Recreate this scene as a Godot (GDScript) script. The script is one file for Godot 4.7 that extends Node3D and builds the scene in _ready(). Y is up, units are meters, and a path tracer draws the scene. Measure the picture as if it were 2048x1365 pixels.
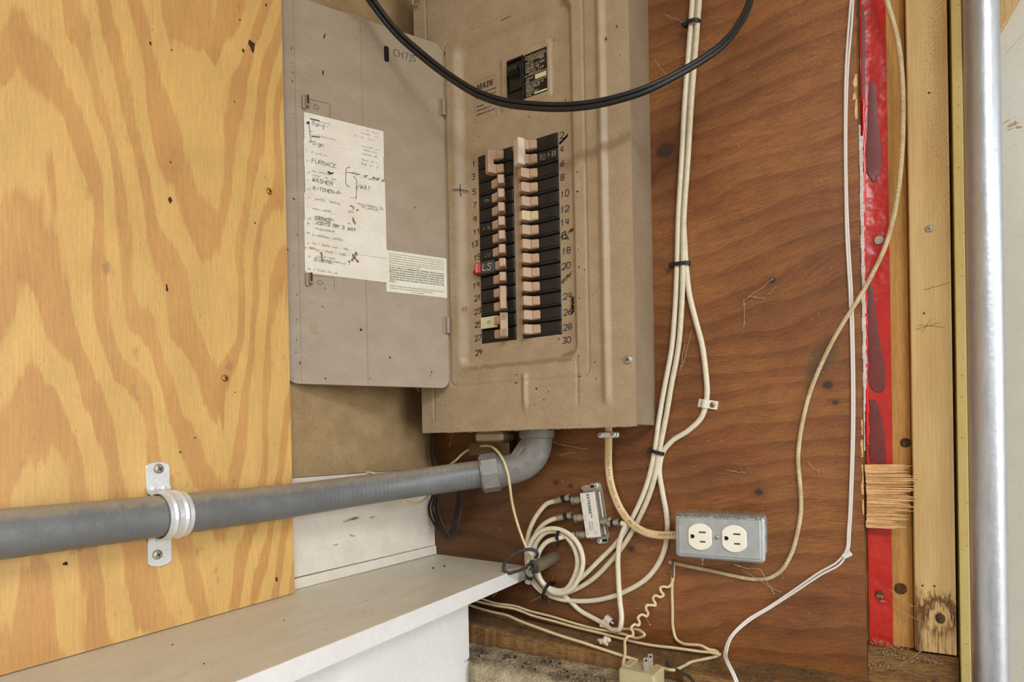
extends Node3D
# A breaker panel in a garage corner. Room axes: x runs along the back wall from the corner, y up, z out of the back wall.

const F := 1169.27
const EYE := Vector3(0.6309, 1.35, 0.8144)
const YAW := 30.0625
const PITCH := -0.3885
const ROLL := -1.1615
const SHIFT := 212.37
const PANEL_FRONT := 0.09
const DISH := 0.082

var cam_basis: Basis
var rng := RandomNumberGenerator.new()
var taken := {}
var M := {}

const LAMP := 2.9
const LAMP_AT := Vector3(1.85, 2.66, 2.05)
const SKY := 3.7
const EXPOSURE := 2.1
func _ready() -> void:
	rng.seed = 20
	# camera: level-ish wide lens, shifted up, turned left into the corner
	cam_basis = Basis(Vector3.UP, deg_to_rad(YAW)) * Basis(Vector3.RIGHT, deg_to_rad(PITCH)) * Basis(Vector3.BACK, deg_to_rad(ROLL))
	var cam := Camera3D.new()
	cam.name = "camera"
	cam.transform = Transform3D(cam_basis, EYE)
	cam.projection = Camera3D.PROJECTION_FRUSTUM
	cam.near = 0.02
	cam.far = 50.0
	cam.size = 1365.0 / F * cam.near
	cam.frustum_offset = Vector2(0, SHIFT / F * cam.near)
	add_child(cam)
	cam.current = true
	var env := Environment.new()
	env.background_mode = Environment.BG_SKY
	var sky := Sky.new()
	var sm := ProceduralSkyMaterial.new()
	sm.sky_top_color = Color(0.80, 0.86, 0.93)
	sm.sky_horizon_color = Color(0.90, 0.93, 0.95)
	sm.ground_bottom_color = Color(0.55, 0.53, 0.50)
	sm.ground_horizon_color = Color(0.75, 0.74, 0.72)
	sky.sky_material = sm
	env.sky = sky
	env.background_energy_multiplier = SKY
	env.tonemap_mode = Environment.TONE_MAPPER_LINEAR
	env.tonemap_exposure = EXPOSURE
	env.sdfgi_enabled = true
	env.ssao_enabled = true
	env.ssil_enabled = true
	var we := WorldEnvironment.new()
	we.name = "environment"
	we.environment = env
	add_child(we)
	var l := AreaLight3D.new()
	l.name = "lamp_light"
	l.area_size = Vector2(1.16, 0.76)
	l.area_normalize_energy = true
	l.light_color = Color(0.955, 0.985, 1.0)
	l.light_energy = LAMP
	l.area_range = 12.0
	l.shadow_enabled = true
	l.position = LAMP_AT + Vector3(0, -0.012, 0)
	l.rotation = Vector3(-PI / 2, 0, 0)
	add_child(l)
	make_materials()
	build_room()
	build_left()
	build_right()
	build_panel()
	build_conduit()
	build_coax()
	build_splitter()
	build_outlet()
	build_nm()
	build_wires()
	build_extras()
	build_debris()
	build_lights()

# ------------------------------------------------------------------ geometry collector
class Geo:
	var v := PackedVector3Array()
	var n := PackedVector3Array()
	var u := PackedVector2Array()
	var c := PackedColorArray()
	var col := Color.WHITE
	func tri(a: Vector3, b: Vector3, d: Vector3, na: Vector3, nb: Vector3, nd: Vector3, ua := Vector2.ZERO, ub := Vector2.ZERO, ud := Vector2.ZERO) -> void:
		var g := (b - a).cross(d - a)
		if g.dot(na + nb + nd) > 0.0:   # front faces run clockwise
			v.append_array([a, d, b]); n.append_array([na, nd, nb]); u.append_array([ua, ud, ub])
		else:
			v.append_array([a, b, d]); n.append_array([na, nb, nd]); u.append_array([ua, ub, ud])
		c.append_array([col, col, col])
	func face(p: Array, out: Vector3) -> void:
		var g: Vector3 = (p[1] - p[0]).cross(p[2] - p[0])
		if g.length_squared() < 1e-20 and p.size() > 3:
			g = (p[2] - p[0]).cross(p[3] - p[0])
		if g.length_squared() < 1e-22:
			return
		g = g.normalized()
		if g.dot(out) < 0.0:
			g = -g
		for i in range(1, p.size() - 1):
			tri(p[0], p[i], p[i + 1], g, g, g)
	func quad_uv(p: Array, nn: Vector3, uv: Array) -> void:
		tri(p[0], p[1], p[2], nn, nn, nn, uv[0], uv[1], uv[2])
		tri(p[0], p[2], p[3], nn, nn, nn, uv[0], uv[2], uv[3])
	func box(t: Transform3D, size: Vector3, bev := 0.0) -> void:
		var h := size * 0.5
		var b := minf(bev, minf(h.x, minf(h.y, h.z)) * 0.9)
		var ctr := t.origin
		var P := func(s: Vector3, axis: int) -> Vector3:
			var q := Vector3(s.x * (h.x - b), s.y * (h.y - b), s.z * (h.z - b))
			q[axis] = s[axis] * h[axis]
			return t * q
		for ax in 3:
			var a1 := (ax + 1) % 3
			var a2 := (ax + 2) % 3
			for sg in [-1.0, 1.0]:
				var q := []
				for k in [[-1.0, -1.0], [1.0, -1.0], [1.0, 1.0], [-1.0, 1.0]]:
					var s := Vector3.ZERO
					s[ax] = sg; s[a1] = k[0]; s[a2] = k[1]
					q.append(P.call(s, ax))
				face(q, t.basis[ax] * sg)
		if b <= 0.0:
			return
		for ax in 3:
			var a1 := (ax + 1) % 3
			var a2 := (ax + 2) % 3
			for k in [[-1.0, -1.0], [1.0, -1.0], [1.0, 1.0], [-1.0, 1.0]]:
				var s0 := Vector3.ZERO
				var s1 := Vector3.ZERO
				s0[ax] = -1.0; s1[ax] = 1.0
				s0[a1] = k[0]; s1[a1] = k[0]; s0[a2] = k[1]; s1[a2] = k[1]
				face([P.call(s0, a1), P.call(s1, a1), P.call(s1, a2), P.call(s0, a2)], t.basis[a1] * k[0] + t.basis[a2] * k[1])
		for x in [-1.0, 1.0]:
			for y in [-1.0, 1.0]:
				for z in [-1.0, 1.0]:
					var s := Vector3(x, y, z)
					face([P.call(s, 0), P.call(s, 1), P.call(s, 2)], t.basis * s)
		var _unused := ctr
	func ab(lo: Vector3, hi: Vector3, bev := 0.0) -> void:
		box(Transform3D(Basis(), (lo + hi) * 0.5), hi - lo, bev)
	# rows of points; every row a closed loop (or an open strip); normals smooth or flat
	func rings(r: Array, closed := true, smooth := true, caps := true, vscale := 1.0) -> void:
		var m: int = r[0].size()
		var cnt := r.size()
		var nor := []
		var mids := []
		for i in cnt:
			var mid := Vector3.ZERO
			for p in r[i]:
				mid += p
			mids.append(mid / m)
		if smooth:
			for i in cnt:
				var row := PackedVector3Array()
				var i0 := maxi(i - 1, 0)
				var i1 := mini(i + 1, cnt - 1)
				for j in m:
					var j0 := (j - 1 + m) % m if closed else maxi(j - 1, 0)
					var j1 := (j + 1) % m if closed else mini(j + 1, m - 1)
					var g: Vector3 = (r[i1][j] - r[i0][j]).cross(r[i][j1] - r[i][j0])
					if g.length_squared() < 1e-24 and closed:
						g = r[i][j] - mids[i]
					g = g.normalized()
					if closed and g.dot(r[i][j] - mids[i]) < 0.0:
						g = -g
					row.append(g)
				nor.append(row)
		var along := 0.0
		for i in cnt - 1:
			var step: float = (mids[i + 1] - mids[i]).length() * vscale
			for j in (m if closed else m - 1):
				var k := (j + 1) % m
				var a: Vector3 = r[i][j]
				var b: Vector3 = r[i][k]
				var d: Vector3 = r[i + 1][k]
				var e: Vector3 = r[i + 1][j]
				var u0 := float(j) / m
				var u1 := float(j + 1) / m
				if smooth:
					tri(a, b, d, nor[i][j], nor[i][k], nor[i + 1][k], Vector2(u0, along), Vector2(u1, along), Vector2(u1, along + step))
					tri(a, d, e, nor[i][j], nor[i + 1][k], nor[i + 1][j], Vector2(u0, along), Vector2(u1, along + step), Vector2(u0, along + step))
				else:
					var g := (b - a).cross(e - a)
					if g.length_squared() < 1e-22:
						g = (d - b).cross(e - b)
					g = g.normalized()
					if closed and g.dot((a + b + d + e) * 0.25 - (mids[i] + mids[i + 1]) * 0.5) < 0.0:
						g = -g
					tri(a, b, d, g, g, g)
					tri(a, d, e, g, g, g)
			along += step
		if caps and closed:
			face(Array(r[0]), mids[0] - mids[1])
			face(Array(r[cnt - 1]), mids[cnt - 1] - mids[cnt - 2])
	func tube(pts: PackedVector3Array, rad, sides := 10, flat := 1.0, ref := Vector3.ZERO, caps := true) -> void:
		var rs := []
		var side := Vector3.ZERO
		for i in pts.size():
			var t := (pts[mini(i + 1, pts.size() - 1)] - pts[maxi(i - 1, 0)]).normalized()
			var other: Vector3
			if ref != Vector3.ZERO:
				side = t.cross(ref).normalized()
				other = side.cross(t).normalized()
			else:
				if side == Vector3.ZERO:
					side = t.cross(Vector3(0.31, 0.2, 0.93)).normalized()
				side = (side - t * side.dot(t)).normalized()
				other = t.cross(side).normalized()
			var rr: float = rad[i] if rad is PackedFloat32Array or rad is Array else rad
			var ring := PackedVector3Array()
			for j in sides:
				var a := TAU * j / sides
				ring.append(pts[i] + side * (cos(a) * rr) + other * (sin(a) * rr * flat))
			rs.append(ring)
		rings(rs, true, true, caps)
	# profile of Vector2(radius, height) about the y axis of t; every segment its own facet in height, smooth round
	func lathe(t: Transform3D, prof: Array, sides := 20, cap := true) -> void:
		for s in prof.size() - 1:
			var p: Vector2 = prof[s]
			var q: Vector2 = prof[s + 1]
			if p.distance_to(q) < 1e-7:
				continue
			var nn := Vector2(q.y - p.y, -(q.x - p.x)).normalized()
			for j in sides:
				var a := TAU * j / sides
				var b := TAU * (j + 1) / sides
				var da := Vector3(cos(a), 0, sin(a))
				var db := Vector3(cos(b), 0, sin(b))
				var na := (t.basis * (da * nn.x + Vector3.UP * nn.y)).normalized()
				var nb := (t.basis * (db * nn.x + Vector3.UP * nn.y)).normalized()
				var A := t * (da * p.x + Vector3.UP * p.y)
				var B := t * (db * p.x + Vector3.UP * p.y)
				var C := t * (db * q.x + Vector3.UP * q.y)
				var D := t * (da * q.x + Vector3.UP * q.y)
				if p.x > 1e-7:
					tri(A, B, C, na, nb, nb)
				if q.x > 1e-7:
					tri(A, C, D, na, nb, na)
	# polygon in the xy plane of t, from z = 0 to depth, front edge chamfered
	func extrude(t: Transform3D, poly: PackedVector2Array, depth: float, bev := 0.0, back := false, smooth_sides := false) -> void:
		var p := poly.duplicate()
		if Geometry2D.is_polygon_clockwise(p):
			p.reverse()
		var m := p.size()
		var inn := PackedVector2Array()
		var outs := PackedVector2Array()
		for i in m:
			var e0 := (p[i] - p[(i - 1 + m) % m]).normalized()
			var e1 := (p[(i + 1) % m] - p[i]).normalized()
			var n0 := Vector2(e0.y, -e0.x)
			var n1 := Vector2(e1.y, -e1.x)
			var nn := (n0 + n1).normalized()
			outs.append(nn)
			inn.append(p[i] - nn * (bev / maxf(nn.dot(n0), 0.4)))
		var idx := Geometry2D.triangulate_polygon(inn)
		var fz := t.basis.z.normalized()
		for k in range(0, idx.size(), 3):
			var A := inn[idx[k]]; var B := inn[idx[k + 1]]; var C := inn[idx[k + 2]]
			tri(t * Vector3(A.x, A.y, depth), t * Vector3(B.x, B.y, depth), t * Vector3(C.x, C.y, depth), fz, fz, fz, A, B, C)
			if back:
				tri(t * Vector3(A.x, A.y, 0), t * Vector3(B.x, B.y, 0), t * Vector3(C.x, C.y, 0), -fz, -fz, -fz, A, B, C)
		for i in m:
			var k := (i + 1) % m
			var na := t.basis * Vector3(outs[i].x, outs[i].y, 0)
			var nb := t.basis * Vector3(outs[k].x, outs[k].y, 0)
			if not smooth_sides:
				var e := (p[k] - p[i]).normalized()
				na = t.basis * Vector3(e.y, -e.x, 0)
				nb = na
			var z0 := depth - bev
			tri(t * Vector3(p[i].x, p[i].y, 0), t * Vector3(p[k].x, p[k].y, 0), t * Vector3(p[k].x, p[k].y, z0), na, nb, nb)
			tri(t * Vector3(p[i].x, p[i].y, 0), t * Vector3(p[k].x, p[k].y, z0), t * Vector3(p[i].x, p[i].y, z0), na, nb, na)
			if bev > 0.0:
				var ma := (na.normalized() + fz).normalized()
				var mb := (nb.normalized() + fz).normalized()
				tri(t * Vector3(p[i].x, p[i].y, z0), t * Vector3(p[k].x, p[k].y, z0), t * Vector3(inn[k].x, inn[k].y, depth), ma, mb, mb)
				tri(t * Vector3(p[i].x, p[i].y, z0), t * Vector3(inn[k].x, inn[k].y, depth), t * Vector3(inn[i].x, inn[i].y, depth), ma, mb, ma)
	# flat ribbon along points lying in the xy plane of t
	func ink(t: Transform3D, pts: PackedVector2Array, w: float) -> void:
		var fz := t.basis.z.normalized()
		for i in pts.size() - 1:
			var d := (pts[i + 1] - pts[i]).normalized()
			var s := Vector2(-d.y, d.x) * w * 0.5
			var a := pts[i] - d * w * 0.3
			var b := pts[i + 1] + d * w * 0.3
			var q := [a - s, b - s, b + s, a + s]
			var r := []
			for k in q:
				r.append(t * Vector3(k.x, k.y, 0))
			face(r, fz)
	func mesh() -> ArrayMesh:
		var a := []
		a.resize(Mesh.ARRAY_MAX)
		a[Mesh.ARRAY_VERTEX] = v
		a[Mesh.ARRAY_NORMAL] = n
		a[Mesh.ARRAY_TEX_UV] = u
		a[Mesh.ARRAY_COLOR] = c
		var m := ArrayMesh.new()
		m.add_surface_from_arrays(Mesh.PRIMITIVE_TRIANGLES, a)
		return m

# ------------------------------------------------------------------ small helpers
func numbered(called: String) -> String:
	var k: int = taken.get(called, 0)
	taken[called] = k + 1
	return called if k == 0 else "%s_%03d" % [called, k]

func tag(o: Node, label: String, category := "", group := "", kind := "") -> void:
	if label: o.set_meta("label", label)
	if category: o.set_meta("category", category)
	if group: o.set_meta("group", group)
	if kind: o.set_meta("kind", kind)

func thing(called: String, label: String, category: String, at := Vector3.ZERO, group := "", kind := "") -> Node3D:
	var o := Node3D.new()
	o.name = numbered(called)
	o.position = at
	add_child(o)
	tag(o, label, category, group, kind)
	return o

# one named mesh; geometry is given in room coordinates and moved into the parent's own
func put(called: String, g: Geo, mat: Material, parent: Node3D = null, label := "") -> MeshInstance3D:
	var o := MeshInstance3D.new()
	var par: Node3D = parent if parent else self
	o.name = numbered(called) if par == self else called
	var off := Vector3.ZERO
	var q: Node3D = par
	while q != self:
		off += q.position
		q = q.get_parent()
	if off != Vector3.ZERO:
		for i in g.v.size():
			g.v[i] -= off
	if par == self and g.v.size():
		var lo := g.v[0]
		var hi := g.v[0]
		for p in g.v:
			lo = lo.min(p)
			hi = hi.max(p)
		var base := Vector3((lo.x + hi.x) * 0.5, lo.y, (lo.z + hi.z) * 0.5)
		for i in g.v.size():
			g.v[i] -= base
		o.position = base
	o.mesh = g.mesh()
	o.material_override = mat
	par.add_child(o, true)
	if label: o.set_meta("label", label)
	return o

func ray(px: float, py: float) -> Vector3:
	return cam_basis * Vector3((px - 1024.0) / F, -(py - 682.5 - SHIFT) / F, -1.0)
func pz(px: float, py: float, z: float) -> Vector3:
	var d := ray(px, py)
	return EYE + d * ((z - EYE.z) / d.z)
func pxx(px: float, py: float, x: float) -> Vector3:
	var d := ray(px, py)
	return EYE + d * ((x - EYE.x) / d.x)
func pyy(px: float, py: float, y: float) -> Vector3:
	var d := ray(px, py)
	return EYE + d * ((y - EYE.y) / d.y)

func smooth(p: PackedVector3Array, sub := 6) -> PackedVector3Array:
	var o := PackedVector3Array()
	var m := p.size()
	for i in m - 1:
		var a := p[maxi(i - 1, 0)]
		var b := p[i]
		var c := p[i + 1]
		var d := p[mini(i + 2, m - 1)]
		for k in sub:
			o.append(b.cubic_interpolate_in_time(c, a, d, float(k) / sub, (c - b).length() + 1e-6, -(b - a).length() - 1e-6, (c - b).length() + (d - c).length() + 2e-6))
	o.append(p[m - 1])
	return o

# path on or in front of the back wall: [x, y, z, x, y, z ...] from picture places to room places
func way(a: Array, sub := 6) -> PackedVector3Array:
	var p := PackedVector3Array()
	for q in a:
		p.append(pz(q[0], q[1], q[2]))
	return smooth(p, sub)

func rrect(w: float, h: float, r: float, seg := 5, at := Vector2.ZERO) -> PackedVector2Array:
	var o := PackedVector2Array()
	for k in 4:
		var cx := (w * 0.5 - r) * (1.0 if k in [0, 3] else -1.0)
		var cy := (h * 0.5 - r) * (1.0 if k in [0, 1] else -1.0)
		for i in seg + 1:
			var a := PI * 0.5 * (k + float(i) / seg)
			o.append(at + Vector2(cx + cos(a) * r, cy + sin(a) * r))
	return o

func circle(r: float, seg := 16, at := Vector2.ZERO) -> PackedVector2Array:
	var o := PackedVector2Array()
	for i in seg:
		o.append(at + Vector2(cos(TAU * i / seg), sin(TAU * i / seg)) * r)
	return o

# frame whose z axis looks along nz, y axis as near up as possible
func frame(at: Vector3, nz: Vector3, up := Vector3.UP) -> Transform3D:
	var z := nz.normalized()
	var x := up.cross(z).normalized()
	return Transform3D(Basis(x, z.cross(x), z), at)
# frame whose y axis runs along d
func along(at: Vector3, d: Vector3) -> Transform3D:
	var y := d.normalized()
	var x := y.cross(Vector3(0.2, 0.3, 0.9)).normalized()
	return Transform3D(Basis(x, y, x.cross(y)), at)

# ------------------------------------------------------------------ lettering
var fonts := {}
func letters(g: Geo, text: String, t: Transform3D, h: float, w := -1.0, align := 0, face := "Droid Sans", bold := false) -> float:
	if text.strip_edges() == "":
		return 0.0
	var key := face + str(bold)
	if not fonts.has(key):
		var f := SystemFont.new()
		f.font_names = PackedStringArray([face])
		if bold: f.font_weight = 700
		fonts[key] = f
	var tm := TextMesh.new()
	tm.font = fonts[key]
	tm.font_size = 24
	tm.pixel_size = 0.01
	tm.curve_step = 3.0
	tm.depth = 0.02
	tm.text = text
	tm.horizontal_alignment = HORIZONTAL_ALIGNMENT_LEFT
	tm.vertical_alignment = VERTICAL_ALIGNMENT_CENTER
	var arr := tm.get_mesh_arrays()
	var vs: PackedVector3Array = arr[Mesh.ARRAY_VERTEX]
	if vs.is_empty():
		return 0.0
	var ns: PackedVector3Array = arr[Mesh.ARRAY_NORMAL]
	var ix: PackedInt32Array = arr[Mesh.ARRAY_INDEX] if arr[Mesh.ARRAY_INDEX] != null else PackedInt32Array(range(vs.size()))
	var lo := vs[0]
	var hi := vs[0]
	for p in vs:
		lo = lo.min(p)
		hi = hi.max(p)
	var sy := h / (0.71 * 0.24)
	var sx := sy if w <= 0.0 else w / (hi.x - lo.x)
	var ox := 0.0 if align == 0 else (-(hi.x - lo.x) * sx * (0.5 if align == 1 else 1.0))
	for k in range(0, ix.size(), 3):
		var p := []
		var q := []
		if ns[ix[k]].z < 0.5:
			continue
		for e in 3:
			var s := vs[ix[k + e]]
			p.append(t * Vector3((s.x - lo.x) * sx + ox, s.y * sy, 0.00012))
			q.append(t.basis.z.normalized())
		g.tri(p[0], p[1], p[2], q[0], q[1], q[2])
	return (hi.x - lo.x) * sx

# hand-drawn strokes on a 4 by 6 grid
const PEN := {
	"0": ["10 30 42 44 36 16 04 02 10"], "1": ["14 26 20"], "2": ["05 16 36 45 43 00 40"], "3": ["06 46 23 42 41 30 10 01"], "4": ["16 12 42", "36 30"],
	"5": ["46 06 04 33 42 41 30 00"], "6": ["36 14 02 10 30 42 33 13 02"], "7": ["06 46 10"], "8": ["33 13 05 16 36 45 33 42 30 10 02 13"], "9": ["44 33 13 05 16 36 45 30"],
	"A": ["00 26 40", "12 32"], "B": ["00 06 36 45 33 03", "33 42 30 00"], "C": ["45 36 16 04 02 10 30 41"], "D": ["00 06 26 44 42 20 00"], "E": ["46 06 00 40", "03 33"],
	"F": ["46 06 00", "03 33"], "G": ["45 36 16 04 02 10 30 42 22"], "H": ["00 06", "40 46", "03 43"], "I": ["20 26"], "J": ["36 31 20 01"], "K": ["00 06", "46 03 40"],
	"L": ["06 00 40"], "M": ["00 06 23 46 40"], "N": ["00 06 40 46"], "O": ["10 30 42 44 36 16 04 02 10"], "P": ["00 06 36 45 44 33 03"], "R": ["00 06 36 45 33 03", "23 40"],
	"S": ["45 36 16 05 14 33 42 30 10 01"], "T": ["06 46", "26 20"], "U": ["06 02 10 30 42 46"], "V": ["06 20 46"], "W": ["06 10 24 30 46"], "X": ["00 46", "06 40"],
	"Y": ["06 23 46", "23 20"], "-": ["13 33"], ".": ["20 21"],
	"a": ["33 13 02 10 30 34 40"], "n": ["04 00", "03 14 34 40"], "g": ["34 14 03 02 11 32 34 3a 1a"], "e": ["02 42 34 14 02 10 40"], "r": ["04 00", "02 14 34"], "w": ["04 10 23 30 44"], "h": ["06 00", "03 24 42 40"], "i": ["24 20"],
}
func pen(g: Geo, text: String, t: Transform3D, h: float, w: float, wobble := 0.25) -> void:
	var x := 0.0
	for ch in text:
		if PEN.has(ch):
			for stroke in PEN[ch]:
				var p := PackedVector2Array()
				for s in stroke.split(" "):
					var gx := float(s[0].to_int())
					var gy := -2.0 if s[1] == "a" else float(s[1].to_int())
					p.append(Vector2(x + (gx + gy * 0.12 + rng.randf_range(-wobble, wobble)) / 6.0 * h, (gy + rng.randf_range(-wobble, wobble)) / 6.0 * h))
				g.ink(t, p, w)
		x += h * 0.86
func scrawl(g: Geo, t: Transform3D, at: Vector2, length: float, h: float, w: float) -> void:
	var p := PackedVector2Array()
	var x := 0.0
	var up := false
	while x < length:
		p.append(at + Vector2(x, (rng.randf_range(0.4, 1.0) if up else rng.randf_range(0.0, 0.3)) * h))
		x += h * rng.randf_range(0.18, 0.42)
		up = not up
		if rng.randf() < 0.1:
			g.ink(t, p, w)
			p = PackedVector2Array()
			x += h * 0.5
	if p.size() > 1:
		g.ink(t, p, w)

# ------------------------------------------------------------------ materials
func fnl(seed_: int, freq: float, oct := 3) -> FastNoiseLite:
	var f := FastNoiseLite.new()
	f.seed = seed_
	f.noise_type = FastNoiseLite.TYPE_SIMPLEX_SMOOTH
	f.frequency = freq
	f.fractal_octaves = oct
	return f

func picture(w: int, h: int, at: Callable) -> ImageTexture:
	var d := PackedByteArray()
	d.resize(w * h * 3)
	var k := 0
	for y in h:
		for x in w:
			var c: Color = at.call(x, y)
			d[k] = int(clampf(c.r, 0, 1) * 255.0)
			d[k + 1] = int(clampf(c.g, 0, 1) * 255.0)
			d[k + 2] = int(clampf(c.b, 0, 1) * 255.0)
			k += 3
	return ImageTexture.create_from_image(Image.create_from_data(w, h, false, Image.FORMAT_RGB8, d))

# a mottled, specked surface; tiles by mirroring the noise on a torus of low cost (blended edges)
func mottled(a: Color, b: Color, speck: Color, amount: float, seed_: int, size := 320, stretch := Vector2.ONE, fine := 0.12) -> ImageTexture:
	var n1 := fnl(seed_, 0.012, 4)
	var n2 := fnl(seed_ + 7, 0.11, 2)
	var n3 := fnl(seed_ + 13, 0.19, 1)
	var sd := float(size)
	return picture(size, size, func(x: int, y: int) -> Color:
		var fx := x * stretch.x
		var fy := y * stretch.y
		var wx := smoothstep(0.75, 1.0, x / sd)
		var wy := smoothstep(0.75, 1.0, y / sd)
		var s := n1.get_noise_2d(fx, fy)
		s = lerpf(s, n1.get_noise_2d(fx - sd * stretch.x, fy), wx)
		s = lerpf(s, n1.get_noise_2d(fx, fy - sd * stretch.y), wy)
		var f := n2.get_noise_2d(fx, fy)
		var c := a.lerp(b, clampf(0.5 + 0.9 * s + fine * f * 4.0, 0.0, 1.0))
		var k := n3.get_noise_2d(x, y) - (0.9 - amount)
		if k > 0.0:
			c = c.lerp(speck, clampf(k * 9.0, 0.0, 0.85))
		return c)

func mat(called: String, c: Color, rough := 0.6, metal := 0.0, tex: Texture2D = null, tile := 0.0) -> StandardMaterial3D:
	var m := StandardMaterial3D.new()
	m.resource_name = called
	m.albedo_color = c
	m.roughness = rough
	m.metallic = metal
	if tex:
		m.albedo_texture = tex
		if tile > 0.0:
			m.uv1_triplanar = true
			m.uv1_scale = Vector3.ONE / tile
	M[called] = m
	return m

func bumpy(m: StandardMaterial3D, seed_: int, freq: float, depth: float, tile: float) -> void:
	var t := NoiseTexture2D.new()
	t.width = 256
	t.height = 256
	t.seamless = true
	t.noise = fnl(seed_, freq, 3)
	t.as_normal_map = true
	t.bump_strength = depth
	m.normal_enabled = true
	m.normal_texture = t
	if not m.uv1_triplanar and m.albedo_texture == null:
		m.uv1_triplanar = true
		m.uv1_scale = Vector3.ONE / tile

const PLY_Z := Vector2(0.298, 0.698)
const PLY_Y := Vector2(1.13, 2.05)
func plywood_picture() -> ImageTexture:
	var warp := fnl(3, 1.0, 3)
	var edge := fnl(5, 1.0, 3)
	var fib := fnl(9, 1.0, 2)
	var pore := fnl(21, 1.0, 1)
	var blot := fnl(31, 1.0, 3)
	var w := 704
	var h := 1620
	return picture(w, h, func(i: int, j: int) -> Color:
		var z := PLY_Z.x + (PLY_Z.y - PLY_Z.x) * i / w
		var y := PLY_Y.y - (PLY_Y.y - PLY_Y.x) * j / h
		var s := z - 0.405
		# contour heights: troughs hang down at s = 0, arches stand up at s = 0.19
		var lift := 0.30 * (1.0 - cos(PI * clampf(absf(s) / 0.19, 0.0, 1.35)))
		if s < 0.0:
			lift = 4.6 * maxf(absf(s) - 0.012, 0.0)
		var hgt := y - lift * 0.9 + 0.13 * warp.get_noise_2d(z * 7.0, y * 2.0) + 0.022 * edge.get_noise_2d(z * 26.0, y * 5.0) + 0.010 * edge.get_noise_2d(z * 120.0, y * 9.0)
		var bands := hgt * 6.6 + 1.0 * warp.get_noise_2d(3.0 + z * 1.2, y * 1.6)
		var t := bands - floorf(bands)
		var duty := 0.42 + 0.22 * edge.get_noise_2d(z * 5.0, y * 2.0 + 9.0)
		var dark := smoothstep(duty, duty + 0.05 + 0.2 * absf(edge.get_noise_2d(z * 9.0, y * 3.0 + 7.0)), t) * (1.0 - smoothstep(0.92, 1.0, t))
		dark *= 0.75 + 0.35 * blot.get_noise_2d(z * 8.0, y * 4.0) + 0.25 * (1.0 - t)
		var f := fib.get_noise_2d(z * 420.0, y * 17.0)
		var f2 := fib.get_noise_2d(z * 1500.0, y * 90.0)
		var c := Color(0.845, 0.675, 0.40).lerp(Color(0.775, 0.57, 0.335), clampf(dark, 0.0, 1.0))
		c = c * (1.0 + 0.05 * f + 0.045 * f2 + 0.05 * blot.get_noise_2d(z * 20.0, y * 9.0))
		var p := pore.get_noise_2d(z * 900.0, y * 75.0)
		if p > 0.78:
			c = c.lerp(Color(0.55, 0.37, 0.18), clampf((p - 0.78) * 2.2, 0.0, 0.4))
		var q := pore.get_noise_2d(z * 190.0 + 50.0, y * 120.0)
		if q > 0.93:
			c = c.lerp(Color(0.35, 0.24, 0.13), clampf((q - 0.93) * 9.0, 0.0, 0.5))
		var r := blot.get_noise_2d(z * 30.0 + 90.0, y * 22.0)
		if r > 0.55:
			c = c.lerp(Color(0.50, 0.40, 0.30), clampf((r - 0.55) * 1.6, 0.0, 0.35))
		return c)

# wide stud face: u over x 0.693 .. 0.7312, v over y 1.10 .. 2.0; the foot is rotted round a knot
func stud_picture() -> ImageTexture:
	var fib := fnl(501, 1.0, 3)
	var blot := fnl(503, 1.0, 4)
	var pit := fnl(507, 1.0, 1)
	var w := 112
	var h := 1600
	return picture(w, h, func(i: int, j: int) -> Color:
		var x := 0.0382 * i / w
		var y := 2.0 - 0.9 * j / h
		var f := fib.get_noise_2d(x * 900.0, y * 22.0)
		var ring := sin(x * 1500.0 + 3.0 * blot.get_noise_2d(x * 8.0, y * 2.0)) * 0.5
		var c := Color(0.87, 0.735, 0.515).lerp(Color(0.785, 0.63, 0.40), clampf(0.45 + 0.3 * f + 0.18 * ring + 0.7 * blot.get_noise_2d(x * 40.0, y * 5.0), 0.0, 1.0))
		# pitted weathering down the right half
		var p := pit.get_noise_2d(x * 900.0, y * 330.0)
		var where := smoothstep(0.008, 0.022, x) * smoothstep(1.45, 1.75, y + 0.2 * blot.get_noise_2d(x * 30.0, y * 8.0))
		c = c.lerp(Color(0.58, 0.40, 0.22), clampf((p - 0.25) * 1.6, 0.0, 0.55) * where)
		# rot
		var dx := (x - 0.0225) / 0.017
		var dy := (y - 1.142) / 0.024
		var d := sqrt(dx * dx + dy * dy)
		var edge := blot.get_noise_2d(x * 180.0, y * 60.0) * 0.6 + fib.get_noise_2d(x * 1400.0, y * 50.0) * 0.5
		var band := smoothstep(0.55, 0.75, d + edge * 0.6) * (1.0 - smoothstep(0.95, 1.2, d + edge * 0.8)) * smoothstep(-1.4, 0.2, dy + edge)
		var knot := 1.0 - smoothstep(0.14, 0.30, d + edge * 0.12)
		var foot := smoothstep(1.150, 1.112, y) * smoothstep(0.05, 0.45, fib.get_noise_2d(x * 620.0, y * 14.0) + 0.25 * edge)
		var low := smoothstep(1.185, 1.15, y + 0.02 * edge) * smoothstep(0.010, 0.0, x + 0.004 * edge)
		c = c.lerp(Color(0.36, 0.225, 0.105), clampf(band * 0.9 + foot * 0.85 + low * 0.85, 0.0, 0.95))
		c = c.lerp(Color(0.20, 0.14, 0.09), knot * 0.9)
		return c)

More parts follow.
